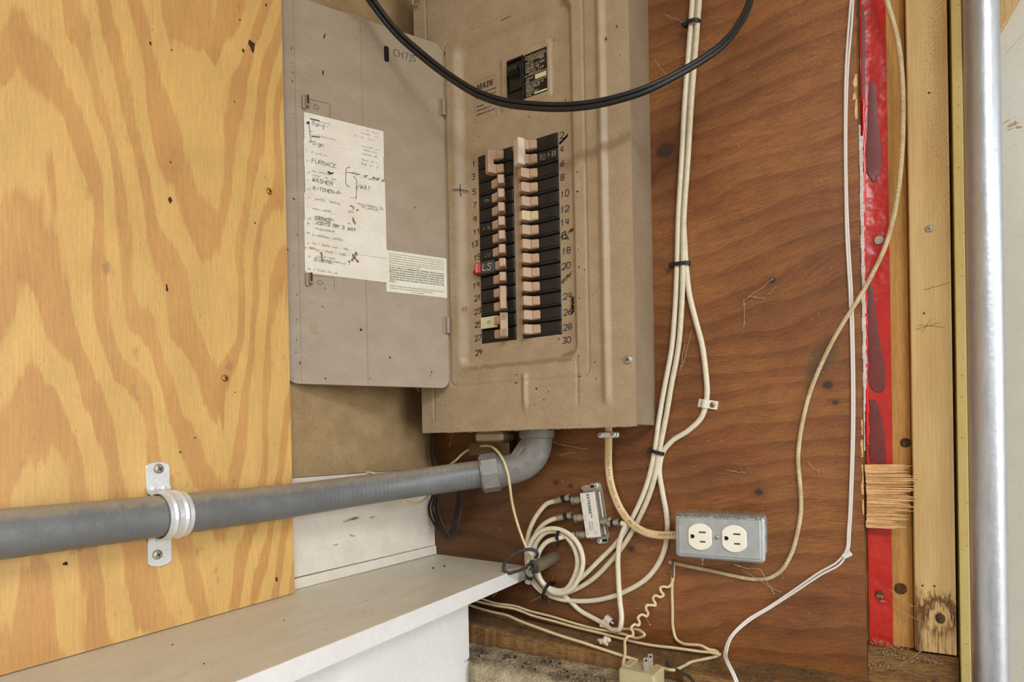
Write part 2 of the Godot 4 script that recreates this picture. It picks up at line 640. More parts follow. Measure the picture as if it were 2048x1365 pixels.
const BACK_X := Vector2(-0.02, 0.66)
const BACK_Y := Vector2(0.98, 2.05)
func sheathing_picture(knots: Array) -> ImageTexture:
	var warp := fnl(41, 1.0, 3)
	var fib := fnl(43, 1.0, 3)
	var blot := fnl(47, 1.0, 4)
	var pore := fnl(53, 1.0, 1)
	var w := 1024
	var h := 1600
	return picture(w, h, func(i: int, j: int) -> Color:
		var x := BACK_X.x + (BACK_X.y - BACK_X.x) * i / w
		var y := BACK_Y.y - (BACK_Y.y - BACK_Y.x) * j / h
		var hgt := y - 0.12 * x + 0.026 * warp.get_noise_2d(x * 2.2, y * 4.0) + 0.0035 * warp.get_noise_2d(x * 9.0, y * 60.0)
		var core := 0.0
		var halo := 0.0
		for k in knots:
			var dx: float = (x - k.x) * 0.85
			var dy: float = y - k.y
			var rr: float = k.z
			if absf(dy) > rr * 7.7:
				continue
			var q := (dx * dx + dy * dy) / (rr * rr)
			if q < 60.0:
				hgt += signf(dy) * rr * 1.2 * exp(-q * 0.16)
				core = maxf(core, 1.0 - smoothstep(0.35, 1.3, q * (1.0 + 0.4 * warp.get_noise_2d(x * 200.0, y * 200.0))))
				halo = maxf(halo, exp(-q * 0.30))
		var b := hgt * 34.0 + 0.8 * warp.get_noise_2d(x * 2.0 + 5.0, y * 3.0)
		var t := b - floorf(b)
		var dark := smoothstep(0.25, 0.92, t) * (1.0 - smoothstep(0.94, 1.0, t))
		var sl := y - 0.12 * x + 0.026 * warp.get_noise_2d(x * 2.2, y * 4.0)
		var f := fib.get_noise_2d(x * 30.0, sl * 560.0)
		var f2 := fib.get_noise_2d(x * 190.0, sl * 1500.0)
		var bl := blot.get_noise_2d(x * 3.6, y * 5.0)
		var c := Color(0.575, 0.365, 0.175).lerp(Color(0.385, 0.205, 0.07), clampf(0.14 + dark * 0.34 + bl * 0.62, 0.0, 1.0))
		c = c.lerp(Color(0.50, 0.235, 0.10), clampf(0.45 * blot.get_noise_2d(x * 5.0 + 30.0, y * 14.0), 0.0, 0.3))
		c = c * (1.0 + 0.23 * f + 0.17 * f2)
		# the lower left of the sheet is the darkest, most weathered veneer
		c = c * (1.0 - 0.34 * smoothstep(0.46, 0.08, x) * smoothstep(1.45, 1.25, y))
		c = c.lerp(Color(0.24, 0.12, 0.05), halo * 0.32)
		c = c.lerp(Color(0.17, 0.10, 0.06).lerp(Color(0.30, 0.19, 0.11), 0.5 + 0.5 * warp.get_noise_2d(x * 700.0, y * 700.0)), core * 0.9)
		var p := pore.get_noise_2d(x * 260.0, y * 420.0)
		if p > 0.8:
			c = c.lerp(Color(0.66, 0.52, 0.38), clampf((p - 0.8) * 4.0, 0.0, 0.5))
		var sx := (x - 0.601) * 0.9 + (y - 1.445) * -0.45
		var sy := (y - 1.445) * 0.8 + (x - 0.601) * 0.25
		var stain := 1.0 - smoothstep(0.0, 1.3, (sx * sx / 0.00022 + sy * sy / 0.0011) * (1.0 + 0.7 * warp.get_noise_2d(x * 60.0, y * 60.0)))
		c = c.lerp(Color(0.30, 0.265, 0.20), stain * 0.5)
		return c)

func make_materials() -> void:
	mat("plywood", Color.WHITE, 0.42, 0.0, plywood_picture())
	var knots := []
	for k in [[1330, 300, .017], [1655, 770, .008], [1670, 805, .0042], [1517, 984, .0062], [1544, 561, .0055], [1112, 965, .006], [1140, 972, .0045], [1262, 1098, .007], [980, 1140, .009], [1230, 1100, .004]]:
		var p := pz(k[0], k[1], 0.0)
		knots.append(Vector3(p.x, p.y, k[2] * 0.66))
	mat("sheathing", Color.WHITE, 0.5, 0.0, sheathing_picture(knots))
	var panel := mottled(Color(0.69, 0.605, 0.495), Color(0.645, 0.555, 0.445), Color(0.34, 0.25, 0.17), 0.075, 61, 384)
	bumpy(mat("panel_paint", Color.WHITE, 0.42, 0.0, panel, 0.20), 5, 0.05, 0.6, 0.05)
	var doorp := mottled(Color(0.63, 0.555, 0.465), Color(0.58, 0.505, 0.415), Color(0.36, 0.27, 0.19), 0.075, 67, 384)
	mat("door_paint", Color.WHITE, 0.48, 0.0, doorp, 0.18)
	var side := mottled(Color(0.605, 0.53, 0.435), Color(0.56, 0.48, 0.385), Color(0.72, 0.66, 0.58), 0.17, 71, 256)
	mat("side_paint", Color.WHITE, 0.45, 0.0, side, 0.2)
	bumpy(mat("breaker_black", Color(0.085, 0.075, 0.065), 0.33), 8, 0.2, 1.5, 0.03)
	mat("main_black", Color(0.035, 0.032, 0.03), 0.3)
	mat("toggle_tan", Color(0.725, 0.60, 0.485), 0.5)
	mat("toggle_pale", Color(0.86, 0.80, 0.72), 0.5)
	mat("toggle_cream", Color(0.80, 0.70, 0.565), 0.5)
	mat("ink", Color(0.12, 0.11, 0.12), 0.8)
	mat("ink_blue", Color(0.19, 0.19, 0.23), 0.8)
	mat("pencil", Color(0.52, 0.49, 0.46), 0.9)
	mat("pencil_dark", Color(0.33, 0.30, 0.28), 0.9)
	mat("ink_red", Color(0.55, 0.25, 0.22), 0.8)
	mat("black_ink", Color(0.04, 0.035, 0.03), 0.7)
	mat("brown_dirt", Color(0.26, 0.16, 0.08), 0.95)
	mat("white_ink", Color(0.88, 0.85, 0.78), 0.7)
	mat("paper", Color.WHITE, 0.85, 0.0, mottled(Color(0.90, 0.865, 0.815), Color(0.86, 0.815, 0.755), Color(0.78, 0.68, 0.52), 0.12, 73, 256), 0.12)
	mat("sticker", Color.WHITE, 0.7, 0.0, mottled(Color(0.89, 0.865, 0.79), Color(0.86, 0.83, 0.745), Color(0.80, 0.72, 0.50), 0.10, 79, 128), 0.05)
	mat("label_cream", Color(0.84, 0.80, 0.66), 0.7)
	mat("red_plastic", Color(0.75, 0.07, 0.06), 0.4)
	mat("grey_plastic", Color(0.24, 0.24, 0.24), 0.5)
	mat("conduit_grey", Color.WHITE, 0.4, 0.0, mottled(Color(0.66, 0.59, 0.50), Color(0.58, 0.52, 0.435), Color(0.74, 0.66, 0.55), 0.2, 83, 256), 0.12)
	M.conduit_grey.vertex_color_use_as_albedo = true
	mat("fitting_grey", Color.WHITE, 0.5, 0.15, mottled(Color(0.585, 0.575, 0.56), Color(0.51, 0.495, 0.475), Color(0.68, 0.54, 0.46), 0.18, 89, 256), 0.07)
	mat("zinc", Color.WHITE, 0.30, 0.55, mottled(Color(0.95, 0.96, 0.97), Color(0.88, 0.89, 0.90), Color(0.60, 0.55, 0.48), 0.12, 97, 128), 0.05)
	mat("zinc_dull", Color.WHITE, 0.42, 0.6, mottled(Color(0.74, 0.71, 0.65), Color(0.62, 0.59, 0.53), Color(0.42, 0.34, 0.26), 0.16, 101, 128), 0.05)
	mat("brass", Color(0.62, 0.51, 0.27), 0.4, 0.7)
	mat("screw_dark", Color(0.12, 0.11, 0.10), 0.7, 0.3)
	bumpy(mat("galvanized", Color.WHITE, 0.42, 0.9, mottled(Color(0.78, 0.79, 0.81), Color(0.70, 0.71, 0.73), Color(0.70, 0.70, 0.70), 0.1, 103, 256, Vector2(1, 0.15)), 0.1), 3, 0.04, 0.4, 0.1)
	mat("box_grey", Color.WHITE, 0.42, 0.25, mottled(Color(0.72, 0.735, 0.73), Color(0.65, 0.665, 0.665), Color(0.44, 0.38, 0.30), 0.15, 107, 256), 0.06)
	mat("coax", Color.WHITE, 0.45, 0.0, mottled(Color(0.935, 0.90, 0.815), Color(0.89, 0.835, 0.725), Color(0.36, 0.27, 0.17), 0.24, 109, 320, Vector2(1, 1)), 0.05)
	mat("coax_aged", Color.WHITE, 0.45, 0.0, mottled(Color(0.915, 0.87, 0.77), Color(0.85, 0.785, 0.66), Color(0.36, 0.27, 0.17), 0.27, 113, 320), 0.05)
	mat("nm_sheath", Color.WHITE, 0.45, 0.0, mottled(Color(0.93, 0.83, 0.655), Color(0.87, 0.75, 0.55), Color(0.50, 0.38, 0.24), 0.17, 127, 256), 0.07)
	mat("phone_wire", Color.WHITE, 0.45, 0.0, mottled(Color(0.91, 0.83, 0.665), Color(0.84, 0.745, 0.565), Color(0.45, 0.35, 0.22), 0.2, 131, 256), 0.06)
	mat("dirty_wire", Color.WHITE, 0.6, 0.0, mottled(Color(0.89, 0.81, 0.645), Color(0.73, 0.635, 0.475), Color(0.28, 0.22, 0.16), 0.22, 137, 256, Vector2.ONE, 0.14), 0.09)
	mat("white_wire", Color(0.90, 0.865, 0.84), 0.45)
	mat("white_plastic", Color(0.90, 0.88, 0.84), 0.4)
	mat("outlet_white", Color(0.965, 0.935, 0.87), 0.35)
	mat("slot", Color(0.30, 0.26, 0.22), 0.7)
	mat("hole", Color(0.03, 0.025, 0.02), 0.9)
	mat("black_cord", Color.WHITE, 0.42, 0.0, mottled(Color(0.07, 0.07, 0.07), Color(0.10, 0.095, 0.09), Color(0.42, 0.37, 0.31), 0.13, 139, 256), 0.05)
	mat("tie_black", Color(0.09, 0.085, 0.08), 0.5)
	mat("rubber_grey", Color.WHITE, 0.7, 0.0, mottled(Color(0.30, 0.28, 0.265), Color(0.20, 0.19, 0.185), Color(0.50, 0.47, 0.43), 0.2, 149, 128), 0.03)
	mat("peg_grey", Color.WHITE, 0.75, 0.0, mottled(Color(0.45, 0.39, 0.31), Color(0.34, 0.29, 0.225), Color(0.5, 0.45, 0.38), 0.15, 151, 128), 0.03)
	mat("old_cord", Color.WHITE, 0.7, 0.0, mottled(Color(0.24, 0.185, 0.145), Color(0.12, 0.095, 0.08), Color(0.50, 0.42, 0.33), 0.22, 157, 128), 0.03)
	mat("white_paint", Color.WHITE, 0.38, 0.0, mottled(Color(0.90, 0.885, 0.87), Color(0.875, 0.855, 0.835), Color(0.80, 0.75, 0.68), 0.03, 163, 256), 0.3)
	mat("shelf_top", Color.WHITE, 0.4, 0.0, mottled(Color(0.855, 0.81, 0.725), Color(0.815, 0.765, 0.675), Color(0.40, 0.31, 0.23), 0.03, 167, 384, Vector2(2.2, 0.5)), 0.3)
	mat("white_board", Color.WHITE, 0.45, 0.0, mottled(Color(0.90, 0.86, 0.80), Color(0.855, 0.805, 0.735), Color(0.62, 0.52, 0.41), 0.05, 173, 384), 0.24)
	mat("kraft_board", Color.WHITE, 0.8, 0.0, mottled(Color(0.655, 0.545, 0.39), Color(0.585, 0.475, 0.325), Color(0.30, 0.22, 0.14), 0.12, 179, 384), 0.2)
	mat("old_sill", Color.WHITE, 0.75, 0.0, mottled(Color(0.60, 0.44, 0.245), Color(0.40, 0.275, 0.14), Color(0.16, 0.11, 0.07), 0.2, 181, 384, Vector2(0.25, 2.2), 0.2), 0.2)
	bumpy(mat("concrete", Color.WHITE, 0.95, 0.0, mottled(Color(0.74, 0.68, 0.56), Color(0.54, 0.475, 0.375), Color(0.16, 0.13, 0.10), 0.14, 191, 384, Vector2.ONE, 0.2), 0.16), 9, 0.06, 3.0, 0.1)
	bumpy(mat("dirt", Color.WHITE, 1.0, 0.0, mottled(Color(0.46, 0.385, 0.29), Color(0.30, 0.235, 0.165), Color(0.62, 0.54, 0.43), 0.25, 193, 256, Vector2.ONE, 0.3), 0.08), 11, 0.12, 6.0, 0.05)
	bumpy(mat("stud_wood", Color.WHITE, 0.7, 0.0, mottled(Color(0.815, 0.68, 0.465), Color(0.72, 0.565, 0.34), Color(0.52, 0.38, 0.22), 0.1, 197, 512, Vector2(2.6, 0.16), 0.16), 0.32), 4, 0.05, 0.7, 0.1)
	mat("stud_honey", Color.WHITE, 0.7, 0.0, mottled(Color(0.80, 0.605, 0.325), Color(0.71, 0.50, 0.24), Color(0.48, 0.33, 0.16), 0.07, 199, 384, Vector2(2.2, 0.2), 0.14), 0.24)
	mat("weathered_stud", Color.WHITE, 0.75, 0.0, stud_picture())
	mat("grime", Color(0.70, 0.60, 0.48), 0.9)
	mat("cocoon_tan", Color(0.50, 0.41, 0.28), 0.9)
	mat("dust_light", Color.WHITE, 1.0, 0.0, mottled(Color(0.60, 0.52, 0.43), Color(0.46, 0.39, 0.31), Color(0.74, 0.66, 0.55), 0.25, 195, 128, Vector2.ONE, 0.3), 0.03)
	mat("rot", Color.WHITE, 0.95, 0.0, mottled(Color(0.40, 0.27, 0.14), Color(0.22, 0.14, 0.07), Color(0.68, 0.52, 0.32), 0.22, 211, 256, Vector2(2.4, 0.4), 0.25), 0.06)
	mat("jamb_yellow", Color.WHITE, 0.55, 0.0, mottled(Color(0.98, 0.90, 0.60), Color(0.95, 0.84, 0.51), Color(0.68, 0.52, 0.24), 0.1, 223, 384, Vector2(3.0, 0.12)), 0.3)
	mat("jamb_brown", Color(0.60, 0.49, 0.385), 0.4)
	bumpy(mat("red_tape", Color.WHITE, 0.28, 0.0, mottled(Color(0.80, 0.16, 0.105), Color(0.735, 0.125, 0.085), Color(0.62, 0.10, 0.09), 0.1, 227, 256), 0.2), 12, 0.03, 1.2, 0.12)
	mat("tape_worn", Color.WHITE, 0.45, 0.0, mottled(Color(0.49, 0.175, 0.155), Color(0.43, 0.145, 0.135), Color(0.60, 0.36, 0.31), 0.16, 229, 128), 0.07)
	mat("tape_bright", Color(0.88, 0.02, 0.03), 0.25)
	mat("splinter", Color.WHITE, 0.75, 0.0, mottled(Color(0.94, 0.78, 0.56), Color(0.86, 0.65, 0.42), Color(0.50, 0.29, 0.17), 0.16, 233, 256, Vector2(0.25, 2.0), 0.2), 0.07)
	mat("torn_white", Color.WHITE, 0.9, 0.0, mottled(Color(0.93, 0.90, 0.87), Color(0.86, 0.82, 0.78), Color(0.35, 0.29, 0.24), 0.2, 239, 128), 0.03)
	mat("sheet_edge", Color.WHITE, 0.85, 0.0, mottled(Color(0.50, 0.335, 0.175), Color(0.33, 0.215, 0.115), Color(0.70, 0.50, 0.27), 0.22, 241, 128), 0.04)
	mat("beige_paint", Color.WHITE, 0.35, 0.0, mottled(Color(0.775, 0.745, 0.685), Color(0.75, 0.72, 0.655), Color(0.55, 0.49, 0.42), 0.03, 251, 256), 0.2)
	mat("adapter", Color.WHITE, 0.55, 0.0, mottled(Color(0.745, 0.69, 0.53), Color(0.70, 0.64, 0.475), Color(0.46, 0.38, 0.27), 0.12, 257, 128), 0.05)
	mat("xfmr_tan", Color(0.80, 0.72, 0.575), 0.38)
	mat("xfmr_steel", Color(0.40, 0.33, 0.235), 0.45, 0.4)
	mat("green", Color(0.10, 0.27, 0.17), 0.5)
	mat("web", Color(0.74, 0.66, 0.55), 0.9)
	mat("crumb", Color(0.68, 0.57, 0.42), 0.95)
	mat("crumb_dark", Color(0.14, 0.10, 0.07), 0.95)
	mat("foam", Color(0.87, 0.79, 0.69), 0.9)
	mat("room_white", Color(0.86, 0.84, 0.81), 0.9)
	mat("room_floor", Color(0.52, 0.50, 0.47), 0.8)
	mat("room_ceiling", Color(0.88, 0.87, 0.85), 0.9)
	mat("room_wood", Color(0.72, 0.58, 0.40), 0.8)

func hexa(g: Geo, p: Array) -> void:   # four points round the bottom, then the four above them
	var mid := Vector3.ZERO
	for q in p:
		mid += q / 8.0
	for f in [[0, 1, 2, 3], [4, 5, 6, 7], [0, 1, 5, 4], [1, 2, 6, 5], [2, 3, 7, 6], [3, 0, 4, 7]]:
		var q := []
		var fm := Vector3.ZERO
		for k in f:
			q.append(p[k])
			fm += p[k] / 4.0
		g.face(q, fm - mid)

func slab(lo: Vector3, hi: Vector3, bev := 0.0) -> Geo:
	var g := Geo.new()
	g.ab(lo, hi, bev)
	return g

func structure(called: String, label: String) -> Node3D:
	return thing(called, label, "", Vector3.ZERO, "", "structure")

# screw head: a shallow dome with a cross cut into it, axis along d
func screw(parent: Node3D, at: Vector3, d: Vector3, r: float, m: Material, called := "screw", turn := 0.4) -> void:
	var g := Geo.new()
	var t := along(at, d)
	g.lathe(t, [Vector2(r * 1.0, -0.0004), Vector2(r, r * 0.12), Vector2(r * 0.86, r * 0.34), Vector2(r * 0.5, r * 0.5), Vector2(r * 0.001, r * 0.54)], 18)
	var o := put(called, g, m, parent)
	var h := Geo.new()
	var f := frame(at + d.normalized() * r * 0.5, d)
	f.basis = f.basis.rotated(d.normalized(), turn)
	h.box(f, Vector3(r * 0.95, r * 0.17, r * 0.10))
	h.box(f, Vector3(r * 0.17, r * 0.95, r * 0.10))
	put_sub("cross_slot", h, M.screw_dark, o)

func put_sub(called: String, g: Geo, m: Material, parent: Node3D, label := "") -> MeshInstance3D:
	return put(called, g, m, parent, label)

func build_room() -> void:
	# floor, ceiling and walls of the garage; the wide doorway behind the camera stands open
	var o := structure("floor", "bare concrete garage floor below the frame")
	put("slab", slab(Vector3(-0.3, -0.15, -0.3), Vector3(3.5, 0, 4.2)), M.room_floor, o)
	o = structure("ceiling", "plain pale garage ceiling")
	put("ceiling_board", slab(Vector3(-0.3, 2.7, -0.3), Vector3(3.5, 2.85, 4.2)), M.room_ceiling, o)
	o = structure("wall_left", "left garage wall behind the plywood and the boards")
	put("wall_core", slab(Vector3(-0.3, 0, -0.3), Vector3(-0.075, 2.7, 4.2)), M.room_white, o)
	o = structure("wall_right", "right garage wall with the wide open doorway, out of view")
	put("pier", slab(Vector3(3.3, 0, -0.3), Vector3(3.5, 2.7, 0.05)), M.room_white, o)
	put("pier", slab(Vector3(3.3, 0, 2.0), Vector3(3.5, 2.7, 4.2)), M.room_white, o)
	put("lintel", slab(Vector3(3.3, 2.45, 0.05), Vector3(3.5, 2.7, 2.0)), M.room_white, o)
	o = structure("wall_front", "plain garage wall behind the camera")
	put("wall_core", slab(Vector3(-0.075, 0, 4.0), Vector3(3.3, 2.7, 4.2)), M.room_white, o)
	# back wall: brown sheathing nailed over the framing
	o = structure("wall_back", "back wall of weathered red-brown plywood sheathing with horizontal grain and dark knots")
	put("backing", slab(Vector3(-0.075, 0, -0.3), Vector3(3.3, 2.7, -0.095)), M.rot, o)
	var g := Geo.new()
	var lo := Vector3(BACK_X.x, 1.0, 0.0)
	var hi := Vector3(0.6440, 2.7, 0.0)
	var uv := func(p: Vector3) -> Vector2: return Vector2((p.x - BACK_X.x) / (BACK_X.y - BACK_X.x), (BACK_Y.y - p.y) / (BACK_Y.y - BACK_Y.x))
	var q := [Vector3(lo.x, lo.y, 0), Vector3(hi.x, lo.y, 0), Vector3(hi.x, hi.y, 0), Vector3(lo.x, hi.y, 0)]
	g.quad_uv(q, Vector3.BACK, q.map(uv))
	q = q.map(func(p: Vector3) -> Vector3: return p + Vector3(0, 0, -0.0125))
	g.quad_uv(q, Vector3.FORWARD, q.map(uv))
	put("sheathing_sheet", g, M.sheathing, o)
	g = Geo.new()
	# the torn right edge of the sheet: slivers of bare veneer
	for i in 60:
		var y := 1.03 + i * 0.0165
		var d := rng.randf_range(0.0004, 0.0016) + (0.002 if y > 1.72 and y < 1.80 and rng.randf() < 0.5 else 0.0)
		g.ab(Vector3(0.6432, y, -0.0124), Vector3(0.6440 + d, y + 0.0166, -0.0006 - rng.randf() * 0.002))
	put("torn_edge", g, M.sheet_edge, o)
	g = Geo.new()
	for k in [[1708, 150, 200, 7], [1707, 175, 240, 5], [1728, 880, 915, 5], [1729, 930, 990, 4], [1730, 1000, 1030, 4], [1727, 840, 870, 3]]:
		var a := pz(k[0], k[1], 0.0)
		var b := pz(k[0], k[2], 0.0)
		var poly := PackedVector2Array()
		var wide: float = k[3] * 0.0006
		for i in 7:
			poly.append(Vector2(0.6440, lerpf(a.y, b.y, i / 6.0)))
		for i in 7:
			poly.append(Vector2(0.6436 - wide * rng.randf_range(0.25, 1.0), lerpf(b.y, a.y, i / 6.0)))
		g.extrude(Transform3D(Basis(), Vector3(0, 0, 0)), poly, 0.0005)
	put("bare_veneer", g, M.splinter, o)
	# concrete footing under the sill
	o = structure("wall_base", "rough dirt-strewn concrete footing under the old sill plate")
	g = Geo.new()
	var rows := []
	for i in 70:
		var x := -0.02 + 0.75 * i / 69.0
		var row := PackedVector3Array()
		var zmax := 0.125 if x < 0.158 else 0.2
		var prof := [[-0.012, 1.042], [0.06, 1.0425], [0.10, 1.0425], [0.128, 1.041], [0.137, 1.036], [0.140, 1.026], [0.141, 0.95], [0.142, 0.60], [0.142, 0.0]]
		for p in prof:
			row.append(Vector3(x, p[1] + rng.randf_range(-0.0011, 0.0011), minf(p[0], zmax) + (rng.randf_range(-0.0014, 0.0014) if p[0] > 0.11 and x > 0.16 else 0.0)))
		rows.append(row)
	g.rings(rows, false, true, false)
	put("footing", g, M.concrete, o)
	# right end: painted jamb panel and its header
	o = structure("trim_1", "smooth beige painted jamb panel right of the galvanized pipe")
	put("jamb_panel", slab(Vector3(0.775, 0, -0.09), Vector3(1.5, 2.7, -0.012)), M.beige_paint, o)
	put("far_wall", slab(Vector3(1.5, 0, -0.09), Vector3(3.3, 2.7, -0.012)), M.room_white, o)
	o = structure("trim_2", "yellow wooden jamb edge between the stud and the galvanized pipe")
	put("jamb_board", slab(Vector3(0.7348, 0, -0.085), Vector3(0.7437, 2.7, -0.001), 0.0006), M.jamb_yellow, o)
	put("stop_strip", slab(Vector3(0.7440, 0, -0.085), Vector3(0.775, 2.7, -0.008)), M.jamb_brown, o)
	g = Geo.new()
	for k in [[1936, 60, 75], [1936, 125, 135], [1941, 268, 276], [1936, 300, 312], [1936, 325, 368], [1938, 380, 390], [1950, 1325, 1345]]:
		var a := pz(k[0], k[1], -0.0005)
		var b := pz(k[0], k[2], -0.0005)
		g.ab(Vector3(a.x - 0.0003, b.y, -0.001), Vector3(a.x + 0.0004, a.y, -0.0003))
	put("paint_fleck", g, M.white_paint, o)

func grain_board(called: String, label: String, lo: Vector3, hi: Vector3, m: Material, cat := "stud", group := "") -> Node3D:
	var o := thing(called, label, cat, Vector3((lo.x + hi.x) * 0.5, lo.y, (lo.z + hi.z) * 0.5), group)
	put("timber", slab(lo, hi, 0.0008), m, o)
	return o

func build_left() -> void:
	# boards set back in the corner: they lean a little, x = -z / 15
	var lean := func(y: float, z: float, off: float) -> Vector3: return Vector3(-z / 15.0 + off, y, z)
	var g := Geo.new()
	var yk := pxx(660, 951, -0.012).y
	hexa(g, [lean.call(yk, 0.0, 0.0), lean.call(yk, 0.42, 0.0), lean.call(yk, 0.42, -0.012), lean.call(yk, 0.0, -0.012), lean.call(2.2, 0.0, 0.0), lean.call(2.2, 0.42, 0.0), lean.call(2.2, 0.42, -0.012), lean.call(2.2, 0.0, -0.012)])
	var o := put("kraft_board", g, M.kraft_board)
	tag(o, "dusty tan fibreboard on the side wall under the open panel door", "board")
	g = Geo.new()
	var y0 := 1.1602
	var y2 := y0 + 0.0150
	hexa(g, [lean.call(y2, 0.001, 0.001), lean.call(y2, 0.42, 0.001), lean.call(y2, 0.42, -0.012), lean.call(y2, 0.001, -0.012), lean.call(yk - 0.0008, 0.001, -0.001), lean.call(yk - 0.0008, 0.42, 0.001), lean.call(yk - 0.0008, 0.42, -0.012), lean.call(yk - 0.0008, 0.001, -0.012)])
	var wb := thing("white_board", "white painted board on the side wall above the shelf, smudged, behind the grey conduit", "board")
	put("panel", g, M.white_board, wb)
	g = Geo.new()
	hexa(g, [lean.call(y0, 0.002, 0.0050), lean.call(y0, 0.42, 0.0050), lean.call(y0, 0.42, -0.008), lean.call(y0, 0.002, -0.008), lean.call(y0 + 0.0142, 0.002, 0.0040), lean.call(y0 + 0.0134, 0.42, 0.0040), lean.call(y0 + 0.0134, 0.42, -0.008), lean.call(y0 + 0.0142, 0.002, -0.008)])
	put("batten", g, M.white_board, wb)
	# stains on the white board: flat marks of grime
	for k in [[695, 1040, 30, 4, -4.0], [710, 1037, 16, 5, 0.0], [740, 1035, 14, 3, 0.0], [702, 1072, 11, 3, 24.0], [668, 1090, 9, 2, 0.0], [711, 1146, 7, 4, 0.0]]:
		g = Geo.new()
		var c := pxx(k[0], k[1], -0.0165 if k[0] < 700 else -0.013)
		var poly := PackedVector2Array()
		for i in 14:
			var a := TAU * i / 14.0
			var r := rng.randf_range(0.55, 1.1)
			poly.append(Vector2(cos(a) * k[2] * 0.0006 * r, sin(a) * k[3] * 0.0006 * r).rotated(deg_to_rad(-k[4] + 4.0)))
		var z: float = c.z
		g.extrude(Transform3D(Basis(Vector3(1.0 / 15.0, 0, -1).normalized(), Vector3.UP, Vector3(1, 0, 1.0 / 15.0).normalized()), Vector3(-z / 15.0 + 0.0012, c.y, z)), poly, 0.0001)
		put("smudge", g, M.grime, wb)
	# the plywood sheet, proud of the boards
	var ps := thing("plywood_sheet", "large golden plywood sheet with bold cathedral grain covering the left side", "plywood", Vector3(0, 1.16, 0.5))
	g = Geo.new()
	var uv := func(p: Vector3) -> Vector2: return Vector2((p.z - PLY_Z.x) / (PLY_Z.y - PLY_Z.x), (PLY_Y.y - p.y) / (PLY_Y.y - PLY_Y.x))
	var q := [Vector3(0, 1.1602, 0.2985), Vector3(0, 1.1602, 1.4), Vector3(0, 2.4, 1.4), Vector3(0, 2.4, 0.2985)]
	g.quad_uv(q, Vector3.RIGHT, q.map(uv))
	g.face([Vector3(0, 1.1602, 0.2985), Vector3(0, 2.4, 0.2985), Vector3(-0.012, 2.4, 0.2985), Vector3(-0.012, 1.1602, 0.2985)], Vector3.FORWARD)
	put("face_veneer", g, M.plywood, ps)
	for s in [[538, 383, "brass"], [450, 757, "brass"]]:
		screw(ps, pxx(s[0], s[1], 0.0), Vector3.RIGHT, 0.0042, M[s[2]], "screw", 0.3)
	g = Geo.new()
	for k in [[504, 92, 10, 18], [487, 101, 4, 6], [480, 40, 3, 3], [301, 87, 3, 5], [340, 400, 5, 9], [341, 325, 2, 3], [343, 100, 2, 3], [469, 203, 2, 3], [334, 578, 3, 9], [333, 571, 2, 4], [510, 446, 2, 4], [390, 876, 3, 2], [130, 1128, 5, 4], [553, 1160, 4, 7], [470, 785, 2, 2], [532, 10, 4, 4], [360, 905, 4, 2]]:
		var c := pxx(k[0], k[1], 0.0)
		var poly := PackedVector2Array()
		for i in 10:
			var a := TAU * i / 10.0
			var r := rng.randf_range(0.5, 1.0)
			poly.append(Vector2(cos(a) * k[2], sin(a) * k[3]) * 0.00055 * r)
		g.extrude(frame(c, Vector3.RIGHT), poly, 0.00015)
	put("gouge", g, M.brown_dirt, ps).set_meta("kind", "stuff")
	# ledge and its front
	var sh := thing("shelf", "white painted ledge with dusty top running along the left wall into the corner", "shelf", Vector3(0.09, 0, 0.5))
	g = Geo.new()
	var yf := 1.1538
	var yb := 1.1600
	var th := 0.0212
	hexa(g, [Vector3(-0.074, yb - th, 0.0005), Vector3(0.1797, yf - th, 0.0005), Vector3(0.1797, yf - th, 1.4), Vector3(-0.074, yb - th, 1.4), Vector3(-0.074, yb + 0.0015, 0.0005), Vector3(0.1797, yf, 0.0005), Vector3(0.1797, yf, 1.4), Vector3(-0.074, yb + 0.0015, 1.4)])
	var fb := Geo.new()
	fb.ab(Vector3(0.1797, yf - th, 0.0005), Vector3(0.1803, yf - 0.0004, 1.4))
	put("ledge_board", g, M.shelf_top, sh)
	put("front_edge", fb, M.white_paint, sh)
	g = Geo.new()
	g.ab(Vector3(0.143, 0, 0.1265), Vector3(0.1555, 1.1322, 1.4), 0.0005)
	put("front_panel", g, M.white_paint, sh)
	g = Geo.new()
	for k in [[889, 1135, 4], [866, 1139, 4], [786, 1153, 1.5], [733, 1203, 1.5], [743, 1217, 1.5], [728, 1224, 1.5], [568, 1244, 2], [612, 1158, 2.5], [345, 1295, 2], [408, 1328, 2]]:
		var c := pyy(k[0], k[1], 1.1565)
		var yy := lerpf(yb, yf, clampf(c.x / 0.18, 0, 1))
		g.box(Transform3D(Basis.from_euler(Vector3(0.2, rng.randf() * 3.0, 0.3)), Vector3(c.x, yy + 0.0007, c.z)), Vector3(k[2] * 1.4, k[2] * 0.5, k[2]) * 0.0006, 0.0003)
	o = put("dirt_specks", g, M.crumb_dark)
	tag(o, "small dark dirt crumbs scattered on the white ledge", "dirt", "", "stuff")

